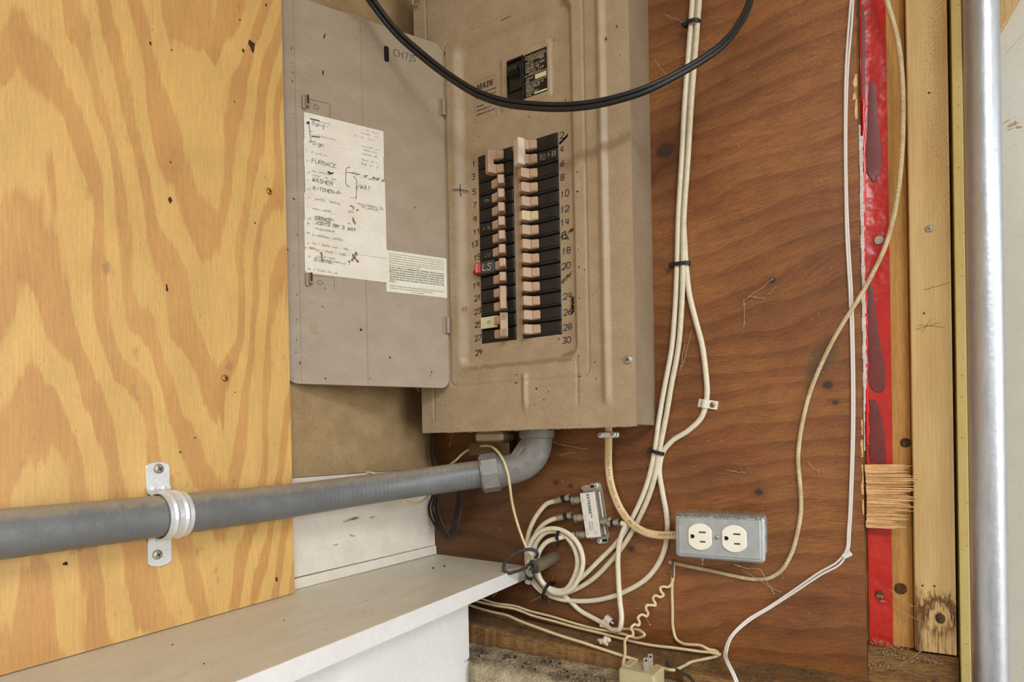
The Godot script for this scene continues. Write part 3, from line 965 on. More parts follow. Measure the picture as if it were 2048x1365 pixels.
func build_right() -> void:
	var o := grain_board("wall_stud", "narrow honey-coloured stud face between the red tape and the wide stud", Vector3(0.62, 1.0985, -0.09), Vector3(0.6924, 2.7, -0.0136), M.stud_honey, "stud", "")
	for k in [[1811, 886, .0052], [1801, 1178, .0062]]:
		var c := pz(k[0], k[1], -0.0136)
		var g := Geo.new()
		g.extrude(Transform3D(Basis(), c), rrect(k[2] * 2.0, k[2] * 2.1, k[2] * 0.9, 6), 0.0012, 0.0006)
		put("knot", g, M.rot, o)
	o = grain_board("wall_stud", "wide weathered pine stud with a nail and rotted foot beside the dark gap", Vector3(0.6930, 1.1005, -0.09), Vector3(0.7312, 2.7, -0.0022), M.stud_wood, "stud", "")
	var fg := Geo.new()
	fg.ab(Vector3(0.6932, 1.1007, -0.0024), Vector3(0.7310, 2.7, -0.0010), 0.0005)
	for i in fg.v.size():
		fg.u[i] = Vector2((fg.v[i].x - 0.693) / 0.0382, (2.0 - fg.v[i].y) / 0.9)
	put("weathered_face", fg, M.weathered_stud, o)
	var c := pz(1858, 458, -0.001)
	screw(o, c, Vector3.BACK, 0.0042, M.zinc_dull, "nail", 0.2)
	for k in [[1858, 186], [1845, 1172], [1869, 1173], [1848, 627]]:
		var hg := Geo.new()
		hg.extrude(Transform3D(Basis(), pz(k[0], k[1], -0.001)), circle(0.0011, 10), 0.0002)
		put("worm_hole", hg, M.screw_dark, o)
	var kn := Geo.new()
	kn.extrude(Transform3D(Basis(), pz(1881, 1238, -0.001)), rrect(0.0085, 0.011, 0.0042, 6), 0.0018, 0.0012)
	put("knot", kn, M.rot, o)
	var gr := Geo.new()
	for k in [[[1848, 1580 - 1000], [1900, 565]], [[1838, 650], [1890, 655]], [[1830, 660], [1880, 645]], [[1843, 667], [1862, 638]]]:
		var a := pz(k[0][0], k[0][1], 0)
		var b := pz(k[1][0], k[1][1], 0)
		gr.ink(Transform3D(Basis(), Vector3(0, 0, -0.0008)), PackedVector2Array([Vector2(a.x, a.y), Vector2(b.x, b.y)]), 0.0004)
	put("scratch", gr, M.rot, o).set_meta("kind", "stuff")
	# the old plate under the studs
	o = grain_board("sole_plate", "short length of old sole plate under the two studs, webbed with debris", Vector3(0.645, 1.045, -0.09), Vector3(0.7335, 1.0975, -0.004), M.old_sill, "sill")
	# red tape
	o = thing("seam_tape", "glossy red sheathing tape running down beside the brown plywood, torn through half way", "tape", Vector3(0.66, 1.09, -0.013))
	var g := Geo.new()
	var ylist := []
	for i in 90:
		ylist.append(lerpf(1.091, 2.45, i / 89.0))
	for part in [[1.091, 1.2425], [1.3145, 2.45]]:
		var rows := []
		for i in 90:
			var y := lerpf(part[0], part[1], i / 89.0)
			var row := PackedVector3Array()
			var wr := 0.0006 * sin(y * 90.0) * (1.0 if y < 1.25 else 0.3)
			row.append(Vector3(0.6476, y, -0.0098 + wr))
			row.append(Vector3(0.6488, y, -0.0106 + rng.randf() * 0.0004))
			row.append(Vector3(0.6500, y, -0.0128 + wr * 0.6))
			row.append(Vector3(0.6600, y, -0.0131 + wr * 0.4))
			row.append(Vector3(0.6730 + 0.0012 * (1.0 if y > 1.28 else -1.0) + rng.randf() * 0.0002, y, -0.0133))
			rows.append(row)
		g.rings(rows, false, true, false)
	put("tape_strip", g, M.red_tape, o)
	# worn patches where the tape has lifted and darkened
	for line in [[[1739, 160, 1752, 170], [1736, 240, 1756, 245], [1732, 300, 1762, 290], [1734, 345, 1763, 335], [1746, 362, 1752, 362]], [[1730, 560, 1745, 575], [1728, 600, 1750, 610], [1731, 680, 1760, 690], [1731, 745, 1771, 735], [1735, 765, 1771, 775], [1750, 785, 1765, 785]], [[1737, 800, 1752, 800], [1736, 840, 1765, 840], [1737, 880, 1770, 880], [1742, 925, 1772, 927]], [[1720, 10, 1728, 10], [1721, 60, 1731, 60], [1722, 140, 1730, 140], [1724, 220, 1731, 220]], [[1733, 1281, 1748, 1283], [1735, 1300, 1752, 1303]]]:
		g = Geo.new()
		var rows := []
		for l in line:
			var a := pz(l[0], l[1], -0.0118)
			var b := pz(l[2], l[3], -0.0118)
			rows.append(PackedVector3Array([a + Vector3(0, 0, 0.0), a.lerp(b, 0.5), b + Vector3(0, 0, -0.0008)]))
		g.rings(rows, false, true, false)
		put("worn_patch", g, M.tape_worn, o)
	g = Geo.new()
	var rows2 := []
	for i in 60:
		var py := 200.0 + 690.0 * i / 59.0
		var a := pz(1721.5 + 0.0125 * py, py, -0.0082)
		var wd := 0.0030 + 0.0006 * sin(i * 1.7)
		rows2.append(PackedVector3Array([a, a + Vector3(wd * 0.5, 0, 0.0006), a + Vector3(wd, 0, -0.0006)]))
	g.rings(rows2, false, true, false)
	put("stretched_fold", g, M.tape_bright, o)
	for k in [[1758, 481, -0.0126, 0.0052], [1759, 1190, -0.0122, 0.0042]]:
		var dk := Geo.new()
		dk.extrude(Transform3D(Basis(), pz(k[0], k[1], k[2])), circle(k[3], 20), 0.0014, 0.0005)
		put("nail_head", dk, M.zinc_dull if k[1] < 600 else M.rot, o)
	# the white crumbling edge between plywood and tape
	g = Geo.new()
	for i in 95:
		var py := 215.0 + 680.0 * i / 94.0
		var a := pz(1712.5 + 0.0118 * py, py, -0.002)
		var b := pz(1712.5 + 0.0118 * py, py + 7.6, -0.002)
		var wide := rng.randf_range(0.0036, 0.0048) * (0.45 if py < 270 else 1.0) * clampf((900.0 - py) / 160.0, 0.35, 1.0)
		g.ab(Vector3(0.6445 + rng.randf() * 0.0002, b.y, -0.0122), Vector3(0.6447 + wide, a.y + 0.0002, -0.0030 - rng.randf() * 0.0012), 0.0003)
	o = put("gypsum_edge", g, M.torn_white)
	tag(o, "crumbling white gypsum sliver squeezed between brown plywood and red tape", "edging")
	# splintered sheathing remnant
	o = thing("splintered_board", "broken pale board end with long horizontal splinters over the studs", "board", Vector3(0.67, 1.24, -0.006))
	var count := 46
	for i in count:
		var f := float(i) / count
		var y := lerpf(1.3150, 1.2400, f)
		var reach: float = [0.6915, 0.6960, 0.6975, 0.6930, 0.6970, 0.6900, 0.6880][i % 7] + rng.randf_range(-0.003, 0.0022)
		if f < 0.12: reach -= 0.006
		if f > 0.62: reach -= 0.008 * (f - 0.62) / 0.3 + 0.004
		var x0 := 0.6447 + rng.randf() * 0.001 + (0.0016 * sin(f * 3.0))
		var z := 0.0040 + rng.randf_range(-0.0022, 0.0012)
		var hh := 0.0016 * rng.randf_range(0.7, 1.3)
		var tilt := rng.randf_range(-0.0009, 0.0009)
		g = Geo.new()
		g.rings([PackedVector3Array([Vector3(x0, y - hh * 0.55, z - 0.004), Vector3(x0, y + hh * 0.55, z - 0.004), Vector3(x0, y + hh * 0.4, z), Vector3(x0, y - hh * 0.4, z)]),
			PackedVector3Array([Vector3(lerpf(x0, reach, 0.72), y - hh * 0.5 + tilt * 0.6, z - 0.003), Vector3(lerpf(x0, reach, 0.72), y + hh * 0.5 + tilt * 0.6, z - 0.003), Vector3(lerpf(x0, reach, 0.72), y + hh * 0.35 + tilt * 0.6, z), Vector3(lerpf(x0, reach, 0.72), y - hh * 0.35 + tilt * 0.6, z)]),
			PackedVector3Array([Vector3(reach, y - 0.0002 + tilt, z - 0.0012), Vector3(reach, y + 0.0002 + tilt, z - 0.0012), Vector3(reach, y + 0.0002 + tilt, z - 0.0006), Vector3(reach, y - 0.0002 + tilt, z - 0.0006)])], true, false)
		put("splinter", g, M.splinter, o)
	# galvanized pipe
	g = Geo.new()
	g.lathe(Transform3D(Basis(), Vector3(0.7560, 0, 0.030)), [Vector2(0.0152, 0), Vector2(0.0152, 2.7)], 48)
	o = put("galvanized_pipe", g, M.galvanized)
	tag(o, "shiny galvanized steel pipe standing upright at the right edge", "pipe")
	# wood block at the top right
	g = Geo.new()
	var bp := PackedVector2Array()
	for k in [[1974, 107], [2003, 58], [2078, -75], [1974, -75]]:
		var bq := pz(k[0], k[1], 0.008)
		bp.append(Vector2(bq.x, bq.y))
	g.extrude(Transform3D(Basis(), Vector3(0, 0, -0.0118)), bp, 0.0198, 0.0008, true)
	o = put("brace_board", g, M.stud_wood)
	tag(o, "end of a slanting wooden brace board at the top right corner beside the pipe", "board")
	g = Geo.new()
	for k in [[2024, 250, 15, 5, 12], [2012, 244, 10, 2, 30], [2038, 254, 8, 3, -10], [2030, 245, 6, 2, 70], [2022, 258, 8, 1.5, 10]]:
		var at := pz(k[0], k[1], -0.0119)
		var poly := PackedVector2Array()
		for i in 12:
			var a := TAU * i / 12.0
			poly.append((Vector2(cos(a) * k[2], sin(a) * k[3]) * rng.randf_range(0.5, 1.1) * 0.0004).rotated(deg_to_rad(k[4])))
		g.extrude(Transform3D(Basis(), at), poly, 0.0003)
	var a0 := pz(2010, 108, -0.0118)
	var a1 := pz(2047, 68, -0.0118)
	g.ink(Transform3D(Basis(), Vector3(0, 0, -0.0116)), PackedVector2Array([Vector2(a0.x, a0.y), Vector2(a1.x, a1.y)]), 0.0003)
	o = put("scuff_mark", g, M.grime)
	o.set_meta("kind", "stuff")
	tag(o, "brown scuff on the beige jamb panel near the top right", "scuff")

# ------------------------------------------------------------------ breaker panel
const PX0 := 0.0497
const PX1 := 0.3947
const PY0 := 1.3685
const PY1 := 2.10
const PITCH_Y := 0.0198
const COL_TOP := 1.7757
const COL_L := Vector2(0.1588, 0.2187)
const COL_R := Vector2(0.2291, 0.2901)

func box_sd(x: float, y: float, x0: float, x1: float, y0: float, y1: float, r: float) -> float:
	var qx := absf(x - (x0 + x1) * 0.5) - (x1 - x0) * 0.5 + r
	var qy := absf(y - (y0 + y1) * 0.5) - (y1 - y0) * 0.5 + r
	return Vector2(maxf(qx, 0), maxf(qy, 0)).length() + minf(maxf(qx, qy), 0.0) - r

func bump(d: float, w: float) -> float:
	var q := clampf(1.0 - absf(d) / w, 0.0, 1.0)
	return q * q * (3.0 - 2.0 * q)

func cover_height(x: float, y: float) -> float:
	var z := PANEL_FRONT
	var sd := box_sd(x, y, 0.1200, 0.3165, 1.4590, 1.9530, 0.024)
	var sw := lerpf(0.019, 0.007, smoothstep(0.285, 0.305, x)) * lerpf(0.7, 1.0, smoothstep(1.47, 1.50, y))
	z -= (PANEL_FRONT - DISH) * smoothstep(0.0, sw, -sd)
	var b := box_sd(x, y, 0.2000, 0.2835, 1.8260, 1.9080, 0.007)
	z += 0.0026 * smoothstep(-0.0005, 0.0045, -b)
	z -= 0.0015 * bump(box_sd(x, y, 0.1060, 0.3325, 1.4370, 1.9600, 0.012), 0.0024)
	z += 0.0044 * bump(x - 0.3565, 0.0085) * smoothstep(1.392, 1.412, y)
	z += 0.0034 * bump(x - 0.2345, 0.0062) * smoothstep(1.388, 1.412, y) * (1.0 - smoothstep(1.442, 1.452, y))
	z -= 0.0016 * bump(x - 0.3150, 0.0022) * smoothstep(1.394, 1.402, y) * (1.0 - smoothstep(1.455, 1.470, y))
	z -= 0.0014 * bump(x - 0.0740, 0.0022) * smoothstep(1.378, 1.395, y)
	var t := box_sd(x, y, 0.3155, 0.3270, 1.7150, 1.7290, 0.003)
	z += 0.0007 * smoothstep(-0.001, 0.0012, -t)
	z += 0.0010 * bump(Vector2(x - 0.3215, y - 1.7210).length() - 0.0030, 0.0012)
	return z

func axis_list(a: float, b: float, step: float, extra: Array) -> Array:
	var l := extra.duplicate()
	var k := int(ceil((b - a) / step))
	for i in k + 1:
		var v := lerpf(a, b, float(i) / k)
		var near := false
		for e in extra:
			if absf(e - v) < step * 0.45:
				near = true
		if not near:
			l.append(v)
	l.sort()
	return l

func build_panel() -> Node3D:
	var o := thing("electrical_panel", "tan steel breaker panel with its door swung open, two columns of black breakers inside", "breaker panel", Vector3(0.22, PY0, 0.045))
	# enclosure behind the cover
	var g := Geo.new()
	g.ab(Vector3(PX0 + 0.004, PY0 + 0.003, 0.0006), Vector3(PX1 - 0.0012, PY1, PANEL_FRONT - 0.0016), 0.002)
	# hollow look is not needed behind the cover: breakers stand in front of this inner pan
	var enc := Geo.new()
	var w := 0.002
	enc.ab(Vector3(PX1 - w - 0.0004, PY0 + 0.002, 0.0006), Vector3(PX1 - 0.0004, PY1, PANEL_FRONT - 0.0012), 0.0007)
	enc.ab(Vector3(PX0 + 0.003, PY0 + 0.002, 0.0006), Vector3(PX0 + 0.003 + w, PY1, PANEL_FRONT - 0.0012), 0.0007)
	enc.ab(Vector3(PX0 + 0.003, PY0 + 0.002, 0.0006), Vector3(PX1 - 0.0004, PY0 + 0.002 + w, PANEL_FRONT - 0.0012), 0.0007)
	enc.ab(Vector3(PX0 + 0.003, PY1 - w, 0.0006), Vector3(PX1 - 0.0004, PY1, PANEL_FRONT - 0.0012), 0.0007)
	enc.ab(Vector3(PX0 + 0.003, PY0 + 0.002, 0.0006), Vector3(PX1 - 0.0004, PY1, 0.003))
	put("enclosure", enc, M.side_paint, o)
	# stamped cover, with the two breaker windows cut out
	var yb := COL_TOP - 14 * PITCH_Y
	var xs := axis_list(PX0, PX1, 0.00155, [COL_L.x, COL_L.y, COL_R.x, COL_R.y])
	var ys := axis_list(PY0, PY1, 0.0021, [yb, COL_TOP])
	var nx := xs.size()
	var ny := ys.size()
	var P := []
	for j in ny:
		var row := PackedVector3Array()
		for i in nx:
			row.append(Vector3(xs[i], ys[j], cover_height(xs[i], ys[j])))
		P.append(row)
	var N := []
	for j in ny:
		var row := PackedVector3Array()
		for i in nx:
			var dx: Vector3 = P[j][mini(i + 1, nx - 1)] - P[j][maxi(i - 1, 0)]
			var dy: Vector3 = P[mini(j + 1, ny - 1)][i] - P[maxi(j - 1, 0)][i]
			row.append(dx.cross(dy).normalized())
		N.append(row)
	g = Geo.new()
	for j in ny - 1:
		var ym: float = (ys[j] + ys[j + 1]) * 0.5
		for i in nx - 1:
			var xm: float = (xs[i] + xs[i + 1]) * 0.5
			if ym > yb and ym < COL_TOP and ((xm > COL_L.x and xm < COL_L.y) or (xm > COL_R.x and xm < COL_R.y)):
				continue
			g.tri(P[j][i], P[j][i + 1], P[j + 1][i + 1], N[j][i], N[j][i + 1], N[j + 1][i + 1])
			g.tri(P[j][i], P[j + 1][i + 1], P[j + 1][i], N[j][i], N[j + 1][i + 1], N[j + 1][i])
	# turned-back rims
	for i in nx - 1:
		for e in [[0, Vector3.DOWN], [ny - 1, Vector3.UP]]:
			var a: Vector3 = P[e[0]][i]
			var b: Vector3 = P[e[0]][i + 1]
			g.face([a, b, b - Vector3(0, 0, 0.010), a - Vector3(0, 0, 0.010)], e[1])
	for e in [[0, Vector3.LEFT], [nx - 1, Vector3.RIGHT]]:
		var a: Vector3 = P[0][e[0]]
		var b: Vector3 = P[ny - 1][e[0]]
		g.face([a, b, b - Vector3(0, 0, 0.003), a - Vector3(0, 0, 0.003)], e[1])
	for cx in [COL_L, COL_R]:
		for x in [cx.x, cx.y]:
			g.face([Vector3(x, yb, DISH), Vector3(x, COL_TOP, DISH), Vector3(x, COL_TOP, DISH - 0.003), Vector3(x, yb, DISH - 0.003)], Vector3.LEFT if x == cx.y else Vector3.RIGHT)
	var cover := put("cover", g, M.panel_paint, o)
	screw(o, pz(1256, 720, PANEL_FRONT), Vector3.BACK, 0.0058, M.zinc_dull, "cover_screw", 0.6)
	var ring := PackedVector3Array()
	var rc := pz(831, 4, PANEL_FRONT + 0.004)
	for i in 17:
		ring.append(rc + Vector3(cos(TAU * i / 18.0), sin(TAU * i / 18.0), 0) * 0.0058)
	g = Geo.new()
	g.tube(ring, 0.0013, 8)
	put("wire_ring", g, M.zinc_dull, o)
	build_breakers(o)
	build_main(o)
	build_marks(o, cover)
	build_door(o)
	return o

func toggle_shape(at: Vector3, side: float, hgt: float, long := 0.015) -> Geo:
	# side +1 leans right, -1 leans left; a tapered lever on a rounded rocker foot
	var g := Geo.new()
	var lean := deg_to_rad(30.0) * side
	var up := Vector3(sin(lean), 0, cos(lean))
	var ax := Vector3(cos(lean), 0, -sin(lean))
	var rows := []
	for k in [[-0.004, 0.0062, 1.0], [0.002, 0.0060, 1.0], [long * 0.55, 0.0050, 1.0], [long - 0.0012, 0.0046, 0.98], [long, 0.0038, 0.9]]:
		var c: Vector3 = at + up * k[0]
		var hx: Vector3 = ax * k[1]
		var hy: Vector3 = Vector3.UP * (hgt * 0.5 * k[2])
		rows.append(PackedVector3Array([c - hx - hy, c + hx - hy, c + hx + hy, c - hx + hy]))
	g.rings(rows, true, false)
	# rocker foot behind the lever
	g.box(Transform3D(Basis(Vector3.UP, lean * -0.5), at + Vector3(-side * 0.0085, 0, 0.0008)), Vector3(0.011, hgt * 0.96, 0.0085), 0.0012)
	return g

func build_breakers(o: Node3D) -> void:
	var pan := Geo.new()
	pan.ab(Vector3(COL_L.x - 0.004, COL_TOP - 14 * PITCH_Y - 0.003, 0.05), Vector3(COL_R.y + 0.004, COL_TOP + 0.003, 0.056))
	put("bus_pan", pan, M.main_black, o)
	for column in 2:
		var cx: Vector2 = COL_L if column == 0 else COL_R
		var i := 0
		while i < 14:
			var poles := 1
			if column == 0 and i in [0, 10, 12]: poles = 2
			if column == 1 and i == 0: poles = 2
			var top := COL_TOP - i * PITCH_Y
			var g := Geo.new()
			for p in poles:
				var y1 := top - p * PITCH_Y - 0.0004
				var y0 := y1 - PITCH_Y + 0.0008
				# body with a lower step toward the outer end and a raised rib
				g.ab(Vector3(cx.x + 0.0004, y0, 0.056), Vector3(cx.y - 0.0004, y1, DISH + 0.0010), 0.0010)
				var ox0 := cx.x + 0.003 if column == 0 else cx.x + 0.030
				g.ab(Vector3(ox0, y0 + 0.0035, DISH), Vector3(ox0 + 0.0275, y1 - 0.0012, DISH + 0.0022), 0.0006)
				if column == 0:
					g.ab(Vector3(cx.y - 0.012, y0 + 0.002, DISH), Vector3(cx.y - 0.0015, y1 - 0.0012, DISH + 0.0022), 0.0006)
				else:
					g.ab(Vector3(cx.y - 0.0028, y0 + 0.001, DISH), Vector3(cx.y - 0.0010, y1 - 0.001, DISH + 0.0022), 0.0004)
			var b := put("circuit_breaker", g, M.breaker_black, o)
			for p in poles:
				var yc := top - (p + 0.5) * PITCH_Y + 0.0006
				var side := 1.0 if column == 0 else -1.0
				var bx := 0.1985 if column == 0 else 0.2445
				if column == 0 and i == 0:
					side = -1.0
					bx = 0.1905
				var m: Material = M.toggle_tan
				if column == 1 and i == 5: m = M.toggle_cream
				put("toggle", toggle_shape(Vector3(bx, yc, DISH + 0.002), side, 0.0128), m, b)
				var tip := Vector3(bx + sin(deg_to_rad(30.0) * side) * 0.0152, yc, DISH + 0.002 + cos(deg_to_rad(30.0)) * 0.0152)
				if column == 0 and i == 8:
					put("toggle_tip", slab(tip + Vector3(-0.0045, -0.0052, -0.002), tip + Vector3(0.0045, 0.0052, 0.0012), 0.0008), M.toggle_cream, b, "paler toggle tip")
			if poles == 2:
				var ym := top - PITCH_Y
				var side := 1.0 if column == 0 and i > 0 else -1.0
				var bx := (0.1985 if i > 0 else 0.1905) if column == 0 else 0.2445
				var tip := Vector3(bx + sin(deg_to_rad(30.0) * side) * 0.014, ym + 0.0006, DISH + 0.002 + cos(deg_to_rad(30.0)) * 0.014)
				var ht := Geo.new()
				var tb := Basis(Vector3.UP, deg_to_rad(30.0) * side)
				if column == 1:
					ht.box(Transform3D(tb, tip + Vector3(-0.001, 0, -0.001)), Vector3(0.0125, 0.0365, 0.012), 0.0012)
					put("handle_tie", ht, M.toggle_pale, b, "white handle tie")
				elif i == 12:
					ht.box(Transform3D(tb, tip + Vector3(0.0006, 0, 0)), Vector3(0.0112, 0.0335, 0.009), 0.0008)
					put("handle_tie", ht, M.toggle_tan, b, "tan handle tie marked 60")
					var tx := Geo.new()
					for e in [[0.011, "60"], [-0.011, "60"]]:
						var tf := Transform3D(tb * Basis(Vector3.BACK, -PI / 2), tip + Vector3(0.0006, e[0], 0) + tb.z * 0.0047)
						letters(tx, e[1], tf, 0.0042, -1, 1)
						for q in [[-0.0042, -0.0035, 0.0042, -0.0035], [-0.0042, 0.0035, 0.0042, 0.0035], [-0.0042, -0.0035, -0.0042, 0.0035], [0.0042, -0.0035, 0.0042, 0.0035]]:
							tx.ink(Transform3D(tf.basis, tf.origin), PackedVector2Array([Vector2(q[0], q[1]), Vector2(q[2], q[3])]), 0.0004)
					put("rating_print", tx, M.ink, b)
				else:
					ht.box(Transform3D(tb, tip - tb.z * 0.0036), Vector3(0.0094, 0.0092, 0.0094), 0.0005)
					put("handle_tie", ht, M.toggle_tan, b)
			# individual marks
			if column == 0 and i == 8:
				var yc := top - 0.5 * PITCH_Y
				var gb := slab(Vector3(0.1555, yc - 0.0092, DISH + 0.001), Vector3(0.1885, yc + 0.0086, DISH + 0.0105), 0.0014)
				put("test_housing", gb, M.grey_plastic, b, "raised grey housing of the breaker with the red TEST button")
				put("test_button", slab(Vector3(0.1562, yc - 0.0080, DISH + 0.009), Vector3(0.1665, yc + 0.0074, DISH + 0.0138), 0.0014), M.red_plastic, b, "red button marked TEST")
				var tx := Geo.new()
				letters(tx, "TEST", Transform3D(Basis(Vector3.BACK, -PI / 2), Vector3(0.1614, yc - 0.0003, DISH + 0.0139)), 0.0038, 0.0128, 1, "Droid Sans", true)
				put("button_lettering", tx, M.white_ink, b)
				tx = Geo.new()
				pen(tx, "LS", Transform3D(Basis(Vector3.BACK, -0.05), Vector3(0.1690, yc - 0.0045, DISH + 0.0107)), 0.0095, 0.0009)
				put("chalk_mark", tx, M.white_ink, b)
			if column == 0 and i == 12:
				var lb := slab(Vector3(0.1592, top - 0.0182, DISH + 0.002), Vector3(0.1888, top - 0.0012, DISH + 0.0030), 0.0004)
				put("paper_label", lb, M.label_cream, b, "cream label marked ATS")
				var tx := Geo.new()
				letters(tx, "ATS", Transform3D(Basis(), Vector3(0.1742, top - 0.0098, DISH + 0.0031)), 0.0046, 0.0062, 1, "Droid Sans Mono", true)
				put("label_print", tx, M.ink, b)
			if column == 1 and i == 0:
				var tx := Geo.new()
				for k in [[0.2640, 0.0055], [0.2760, 0.0040], [0.2820, 0.0062], [0.2858, 0.0052]]:
					letters(tx, ["TYPE", "120V", "20A", "2P"][int((k[0] - 0.26) * 100.0) % 4], Transform3D(Basis(Vector3.BACK, PI / 2), Vector3(k[0], top - 1.5 * PITCH_Y + 0.001, DISH + 0.0024)), 0.0018, k[1] * 1.4, 1)
				for k in [[0.2672, 0.2710]]:
					for yy in [-0.0030, 0.0030]:
						tx.ink(Transform3D(Basis(), Vector3(0, 0, DISH + 0.0025)), PackedVector2Array([Vector2(k[0], top - 1.5 * PITCH_Y + yy), Vector2(k[1], top - 1.5 * PITCH_Y + yy)]), 0.0003)
					for xx in k:
						tx.ink(Transform3D(Basis(), Vector3(0, 0, DISH + 0.0025)), PackedVector2Array([Vector2(xx, top - 1.5 * PITCH_Y - 0.003), Vector2(xx, top - 1.5 * PITCH_Y + 0.003)]), 0.0003)
				put("rating_print", tx, M.white_ink, b)
			if column == 1 and i in [4, 5]:
				var tx := Geo.new()
				pen(tx, str(i), Transform3D(Basis(), Vector3(0.2695, top - 0.0150, DISH + 0.0025)), 0.0105, 0.0013)
				put("marker_number", tx, M.black_ink, b)
			if column == 0 and i in [3, 5, 7]:
				var tx := Geo.new()
				for k in 6:
					var fp := Vector3(0.168 + rng.randf() * 0.010, top - 0.012 + rng.randf() * 0.005, DISH + 0.0023)
					tx.box(Transform3D(Basis(Vector3.BACK, rng.randf() * 3.0), fp), Vector3(0.0018, 0.0009, 0.0006) * rng.randf_range(0.5, 1.3))
				put("paint_fleck", tx, M.white_ink if i == 3 else M.crumb, b).set_meta("kind", "stuff")
			i += poles

func build_main(o: Node3D) -> void:
	var x0 := 0.2140
	var x1 := 0.2412
	var y0 := 1.8345
	var y1 := 1.8950
	var z := 0.0846
	var g := Geo.new()
	# recessed frame: a dark well with a rim
	g.ab(Vector3(x0, y0, z - 0.004), Vector3(x1, y1, z + 0.0008), 0.0006)
	g.ab(Vector3(x0, y0, z), Vector3(x0 + 0.0016, y1, z + 0.004), 0.0006)
	g.ab(Vector3(x1 - 0.0020, y0, z), Vector3(x1, y1, z + 0.005), 0.0006)
	g.ab(Vector3(x0, y1 - 0.0030, z), Vector3(x1, y1, z + 0.004), 0.0006)
	g.ab(Vector3(x0, y0, z), Vector3(x1, y0 + 0.0030, z + 0.004), 0.0006)
	var b := put("main_breaker", g, M.main_black, o, "black main breaker above the two columns")
	g = Geo.new()
	g.box(Transform3D(Basis(Vector3.RIGHT, -0.45), Vector3((x0 + x1) * 0.5, y1 - 0.022, z + 0.006)), Vector3(0.017, 0.010, 0.016), 0.0016)
	g.box(Transform3D(Basis(), Vector3((x0 + x1) * 0.5, y1 - 0.028, z + 0.002)), Vector3(0.021, 0.034, 0.004), 0.0014)
	put("toggle", g, M.main_black, b)
	g = Geo.new()
	g.ab(Vector3(x1 + 0.0004, y0 + 0.0006, z), Vector3(0.2766, y1 + 0.0006, z + 0.0006))
	put("rating_label", g, M.main_black, b, "black rating label with cream print")
	var t := Geo.new()
	var zz := z + 0.0007
	var lx := 0.2432
	var rows := [["TO PROVIDE FULL PROTECTION", 0.0022, 0.0038, 0.0310, 0.0000], ["CUTLER-HAMMER", 0.0030, 0.0092, 0.0255, 0.0035], ["TYPE CC", 0.0027, 0.0132, 0.0125, 0], ["40°C", 0.0024, 0.0122, 0.0075, 0.0225], ["CAT. NO. CC 3200", 0.0027, 0.0170, 0.0300, 0], ["AMPERES  200", 0.0027, 0.0208, 0.0215, 0], ["240 V AC   1-3 Ø", 0.0027, 0.0246, 0.0285, 0], ["MADE IN U.S.A.", 0.0017, 0.0280, 0.0195, 0.0055], ["CIRCUIT", 0.0026, 0.0345, 0.0115, 0.001], ["NO.", 0.0026, 0.0382, 0.0055, 0.001], ["UND. LAB. INC. ®", 0.0027, 0.0440, 0.0270, 0.0005], ["LISTED CIRCUIT", 0.0027, 0.0475, 0.0220, 0.0005], ["BREAKER", 0.0027, 0.0510, 0.0125, 0.0005], ["2 POLE UNIT", 0.0024, 0.0545, 0.0190, 0.0005], ["ISSUE", 0.0024, 0.0578, 0.0080, 0.0005]]
	for r in rows:
		letters(t, r[0], Transform3D(Basis(), Vector3(lx + r[4], y1 - r[2], zz)), r[1], r[3])
	for yy in [0.0062, 0.0300, 0.0408]:
		t.ink(Transform3D(Basis(), Vector3(0, 0, zz)), PackedVector2Array([Vector2(0.2416, y1 - yy), Vector2(0.2764, y1 - yy)]), 0.0005)
	t.ink(Transform3D(Basis(), Vector3(0, 0, zz)), PackedVector2Array([Vector2(0.2600, y1 - 0.0353), Vector2(0.2735, y1 - 0.0353)]), 0.0066)
	t.ink(Transform3D(Basis(), Vector3(0, 0, zz)), PackedVector2Array([Vector2(0.2570, y1 - 0.0575), Vector2(0.2755, y1 - 0.0575)]), 0.0024)
	put("label_print", t, M.label_cream, b)
	# the MAIN instruction sticker on the dish
	t = Geo.new()
	var mx := 0.1560
	var my := 1.8890
	var zd := DISH + 0.0003
	letters(t, "MAIN", Transform3D(Basis(Vector3.RIGHT, Vector3(0.18, 1, 0).normalized(), Vector3.BACK), Vector3(mx + 0.004, my - 0.0115, zd)), 0.0088, 0.0270, 0, "Droid Sans", true)
	var k := 0
	for s in ["HANDLE IN MID POSITION", "INDICATES TRIPPED BREAKER", "", "TO RESET", "THROW HANDLE TO", "EXTREME OFF THEN ON"]:
		letters(t, s, Transform3D(Basis(), Vector3(mx + 0.002, my - 0.0215 - k * 0.0060, zd)), 0.0021, minf(s.length() * 0.00168, 0.0335), 0, "Droid Sans", true)
		k += 1
	for q in [[-0.002, 0.0, 0.036, 0.0], [-0.002, -0.060, 0.036, -0.060], [-0.002, 0.0, -0.002, -0.060], [0.036, 0.0, 0.036, -0.060]]:
		t.ink(Transform3D(Basis(), Vector3(0, 0, DISH + 0.0002)), PackedVector2Array([Vector2(mx + q[0], my + q[1] - 0.002), Vector2(mx + q[2], my + q[3] - 0.002)]), 0.00025)
	put("instruction_print", t, M.ink, o)

func dish_t(px: float, py: float, turn := 0.0, z := DISH + 0.0003) -> Transform3D:
	return Transform3D(Basis(Vector3.BACK, turn), pz(px, py, z))

